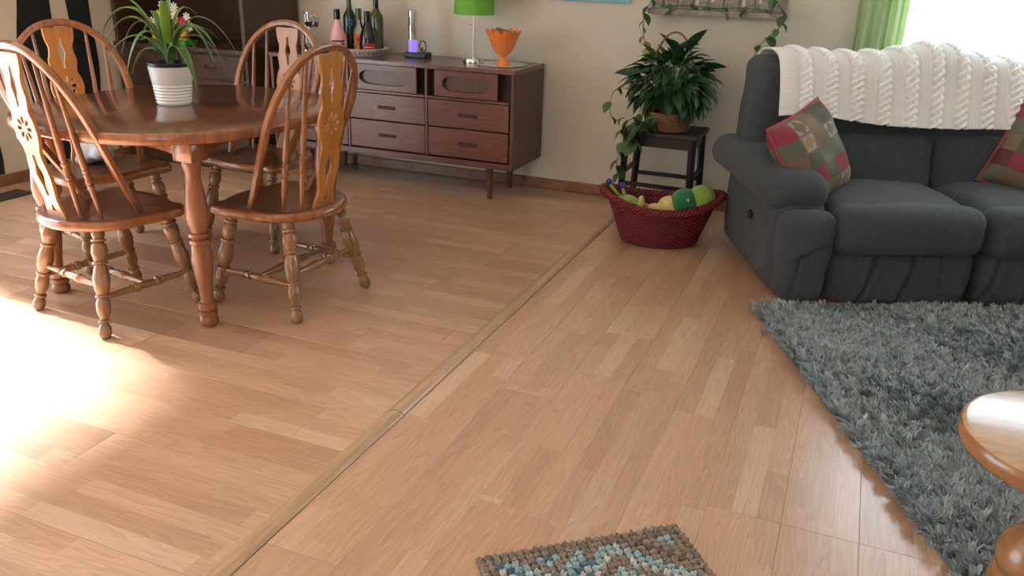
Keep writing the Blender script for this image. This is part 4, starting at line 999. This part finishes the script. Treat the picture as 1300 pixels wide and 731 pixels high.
# ------------------------------------------------------------------ plant stand
ps = thing('plant_stand', 'black wooden stool holding the leafy plant against the back wall', 'stool', (-.965, 4.655, 0))
PZ = .500
B().box((0, 0, PZ-.012), (.43, .345, .024), ch=.004).build('top', M_stool, ps, False)
for sx_ in (-1, 1):
    for sy_ in (-1, 1):
        B().turned((sx_*.182, sy_*.145, PZ-.025), (sx_*.200, sy_*.16, 0), [(0, .022), (1, .018)], 4).build('leg', M_stool, ps, False)
for sy_ in (-1, 1): B().box((0, sy_*.145, PZ-.055), (.335, .018, .055)).build('apron', M_stool, ps, False); B().box((0, sy_*.153, .20), (.355, .016, .022)).build('rung', M_stool, ps, False)
for sx_ in (-1, 1): B().box((sx_*.182, 0, PZ-.055), (.018, .262, .055)).build('apron', M_stool, ps, False); B().box((sx_*.192, 0, .26), (.016, .28, .022)).build('rung', M_stool, ps, False)
# leafy plant in a handled basket
LPc = Vector((-.955, 4.64, PZ))
ly = thing('peace_lily', 'bushy dark green leafy plant in a handled wicker basket on the black stool', 'plant', LPc)
b = B()
for row in range(11):
    z = .005+row*.0095; r = .115+.02*row/10
    b.tube([((r+.003*math.sin(15*q+row*PI))*math.cos(q), (r+.003*math.sin(15*q+row*PI))*math.sin(q), z) for q in [2*PI*i/90 for i in range(90)]], .0052, 5, closed=True)
b.build('basket_weave', M_wick, ly, True, 0)['kind'] = 'stuff'
B().lathe([(.10, .004), (.122, .085), (.118, .086), (.02, .08)], n=28).build('liner', M_terra, ly)
B().tube(catmull([(RV*(.13*math.cos(q))+Vector((0, 0, .09+.43*math.sin(q)**.8))) for q in [PI*i/16 for i in range(17)]], 3), .0055, 8).build('handle', M_wick, ly)
def leafmesh(name, L_, W_, bend, m, heart=False):
    n = 8; vs = []; fs = []
    for i in range(n+1):
        t = i/n
        wv_ = (W_*(math.sin(PI*t**.75)**.85) if not heart else W_*(max(0, math.sin(PI*min(1, .18+t*.82)))**.8))
        if i == n: wv_ = .0006
        if i == 0: wv_ = .002 if not heart else W_*.45
        a = bend*t; x = L_*(math.sin(a)/bend if bend else t)*1.0; z = -L_*(1-math.cos(a))/bend if bend else 0
        dip = -.0 if not (heart and i == 0) else 0
        vs += [(x-(.25*W_ if heart and i == 0 else 0), -wv_, z+.30*wv_), (x, 0, z), (x-(.25*W_ if heart and i == 0 else 0), wv_, z+.30*wv_)]
    for i in range(n): fs += [(i*3, i*3+1, i*3+4, i*3+3), (i*3+1, i*3+2, i*3+5, i*3+4)]
    me = bpy.data.meshes.new(name); me.from_pydata(vs, [], fs); me.materials.append(m); me.polygons.foreach_set('use_smooth', [True]*len(fs)); return me
LM = [leafmesh('leaf', l, w_, bd, M_leaf) for l, w_, bd in ((.15, .027, .7), (.17, .031, .9), (.13, .025, .5), (.16, .028, 1.2))]
HM = [leafmesh('leaf', l, w_, bd, M_leafb, True) for l, w_, bd in ((.055, .026, .4), (.045, .022, .6), (.065, .030, .5))]; HY = leafmesh('leaf', .05, .025, .4, M_leafy, True)
def put_leaf(me, parent, p, d, roll=0, s=1.0):
    d = Vector(d).normalized(); o = bpy.data.objects.new('leaf', me); COL.objects.link(o); o.parent = parent
    x = d; up = Vector((0, 0, 1)); y = up.cross(x); y = y.normalized() if y.length > 1e-3 else Vector((0, 1, 0)); z = x.cross(y); Mr = Matrix((x, y, z)).transposed() @ Matrix.Rotation(roll, 3, 'X')
    o.matrix_local = Matrix.Translation(p) @ Mr.to_4x4() @ Matrix.Scale(s, 4); return o
random.seed(11); stk = B()
for i in range(230):
    a = random.uniform(0, 2*PI); el = math.asin(random.uniform(-.62, 1.0)); rad = random.uniform(.62, 1.0)
    p = Vector((.185*rad*math.cos(el)*math.cos(a), .165*rad*math.cos(el)*math.sin(a), .245+.165*rad*math.sin(el)))
    d = Vector((math.cos(a)*max(.35, math.cos(el)), math.sin(a)*max(.35, math.cos(el))*.9, .75*math.sin(el)-.22+random.uniform(-.25, .3)))
    if p.y+LPc.y+.13*d.normalized().y > YB-.02: d.y = -.1; p.y = min(p.y, .10)
    put_leaf(random.choice(LM), ly, p, d, random.uniform(-.5, .5), random.uniform(.62, .95))
    if i % 2 == 0: stk.tube(catmull([(0.04*math.cos(a), .04*math.sin(a), .08), (p.x*.5, p.y*.5, p.z*.75), p], 4), .0022, 5)
for (x, z, dx, dz, s) in ((.0, .40, -.35, .9, 1.0), (.065, .42, .45, .9, 1.15), (-.09, .36, -.4, .8, .9), (.03, .42, -.6, .6, .9), (.15, .33, .9, .35, 1.0), (-.17, .29, -.9, .25, 1.0), (.02, .44, .8, .35, .8)):
    p = RV*x+Vector((0, 0, z)); put_leaf(LM[0], ly, p, RV*dx+Vector((0, 0, dz))+DV*-.15, random.choice((-.9, .9)), s); stk.tube([(0, 0, .08), p*.6+Vector((0, 0, .05)), p], .0025, 5)
stk.build('stalks', M_stalk, ly, True, 0)
# pothos trailing from the stool
def vine(name, label, pts, nl, sd, parent=None, yel=(), sc_=1.0, first=.05):
    random.seed(sd); path = catmull(pts, 8); t = thing(name, label, 'vine', path[0]); o0 = Vector(path[0])
    B().tube([p-o0 for p in path], .0022, 6).build('stem', M_vine, t, True, 0); n = len(path)
    for i in range(nl):
        f = first+(1-first)*(i+.5)/nl; k = min(n-2, int(f*n)); p = path[k]-o0; side = 1 if i % 2 else -1
        d = RV*side*random.uniform(.3, .9)+Vector((0, 0, -1.0*random.uniform(.5, 1)))-DV*random.uniform(.1, .5)
        put_leaf(HY if i in yel else random.choice(HM), t, p, d, random.uniform(-.4, .4), sc_*random.uniform(.75, 1.1))
    return t
vine('trailing_vine', 'trailing heart-leaf vine hanging from the plant basket over the left stool edge', [(-1.06, 4.56, .585), (-1.13, 4.50, .56), (-1.17, 4.465, .505), (-1.15, 4.455, .44), (-1.18, 4.45, .33), (-1.165, 4.45, .25)], 11, 3, sc_=1.2)
vine('trailing_vine', 'short heart-leaf vine spilling over the front of the black stool', [(-1.00, 4.53, .58), (-1.05, 4.47, .55), (-1.09, 4.462, .50), (-1.10, 4.455, .44)], 9, 4, sc_=1.7)
vine('trailing_vine', 'bare looping vine tendril at the left of the leafy plant', [(-1.08, 4.58, .66), (-1.17, 4.52, .72), (-1.24, 4.50, .70), (-1.25, 4.49, .60), (-1.22, 4.48, .55), (-1.16, 4.47, .57)], 5, 5)

# ------------------------------------------------------------------ wall shelf, painting, curtain
sh = thing('wall_rack', 'weathered wooden wall rack of flaking white pickets above the leafy plant', 'wall rack', (-.794, YB, 1.098))
B().box((0, -.045, .016), (.746, .09, .030), ch=.004).build('ledge', M_shelf, sh, False)
for i in range(9):
    x = -.335+i*.084; o = B(); o.box((x, -.014, .165), (.066, .018, .27), ch=.004); p = o.build('picket', M_shelf, sh, False)
    o = B(); o.box((x-.026, -.0245, .155+.02*(i % 3)), (.016, .003, .20), ch=.001); o.build('paint_edge', M_picketw, p, False)
B().box((0, -.004, .20), (.74, .007, .03)).build('cross_rail', M_shelf, sh, False)
vine('trailing_vine', 'heart-leaf vine trailing off the left end of the wall rack', [(-1.11, 4.84, 1.25), (-1.14, 4.80, 1.17), (-1.175, 4.80, 1.10), (-1.18, 4.81, 1.03), (-1.165, 4.80, .96), (-1.13, 4.78, .90)], 9, 6, yel=(7, 8), sc_=1.0)
vine('trailing_vine', 'heart-leaf vine trailing off the right end of the wall rack behind the sofa', [(-.52, 4.84, 1.24), (-.45, 4.81, 1.16), (-.42, 4.80, 1.10), (-.46, 4.81, 1.04), (-.53, 4.82, .97), (-.555, 4.82, .90)], 8, 8, sc_=1.15)
vine('trailing_vine', 'heart-leaf vine winding along the wall rack ledge between the pickets', [(-1.10, 4.83, 1.145), (-.95, 4.825, 1.15), (-.8, 4.83, 1.143), (-.65, 4.825, 1.15), (-.50, 4.83, 1.145)], 6, 9, sc_=1.1)
pa = thing('canvas_painting', 'blue canvas picture hung above and left of the leafy plant', 'painting', (-1.491, YB, 1.146))
B().box((0, -.012, .15), (.412, .022, .30), ch=.002).build('canvas', M_blue, pa, False)
cu = thing('curtain', 'light green curtain panel at the left side of the bright window', 'curtain', (.05, YB-.06, .08))
n = 90; vs = []; b = B()
for i in range(n+1):
    f = i/n; x = -.115+.23*f; y = .026*math.sin(2*PI*f*3.5)+.006*math.sin(f*31); vs.append((x, y))
zs = [0, .5, 1.0, 1.5, 2.12]
V_ = [(x*(1+.05*math.sin(z)), y*(1-.12*z/2.1), z) for z in zs for x, y in vs]
b.add(V_, [(k*(n+1)+i, k*(n+1)+i+1, (k+1)*(n+1)+i+1, (k+1)*(n+1)+i) for k in range(4) for i in range(n)])
o = b.build('panel', M_curtain, cu, True, 0); s = o.modifiers.new('thick', 'SOLIDIFY'); s.thickness = .003
rd = thing('curtain_rod', 'thin curtain rod above the window', 'curtain rod', ((WX0+WX1)/2, YB-.06, 2.22))
B().tube([(-1.15, 0, 0), (1.1, 0, 0)], .010, 10).build('rod', M_chrome, rd)
for x in (-1.12, 1.07): B().tube([(x, 0, 0), (x, .055, 0)], .006, 8).build('bracket', M_chrome, rd)
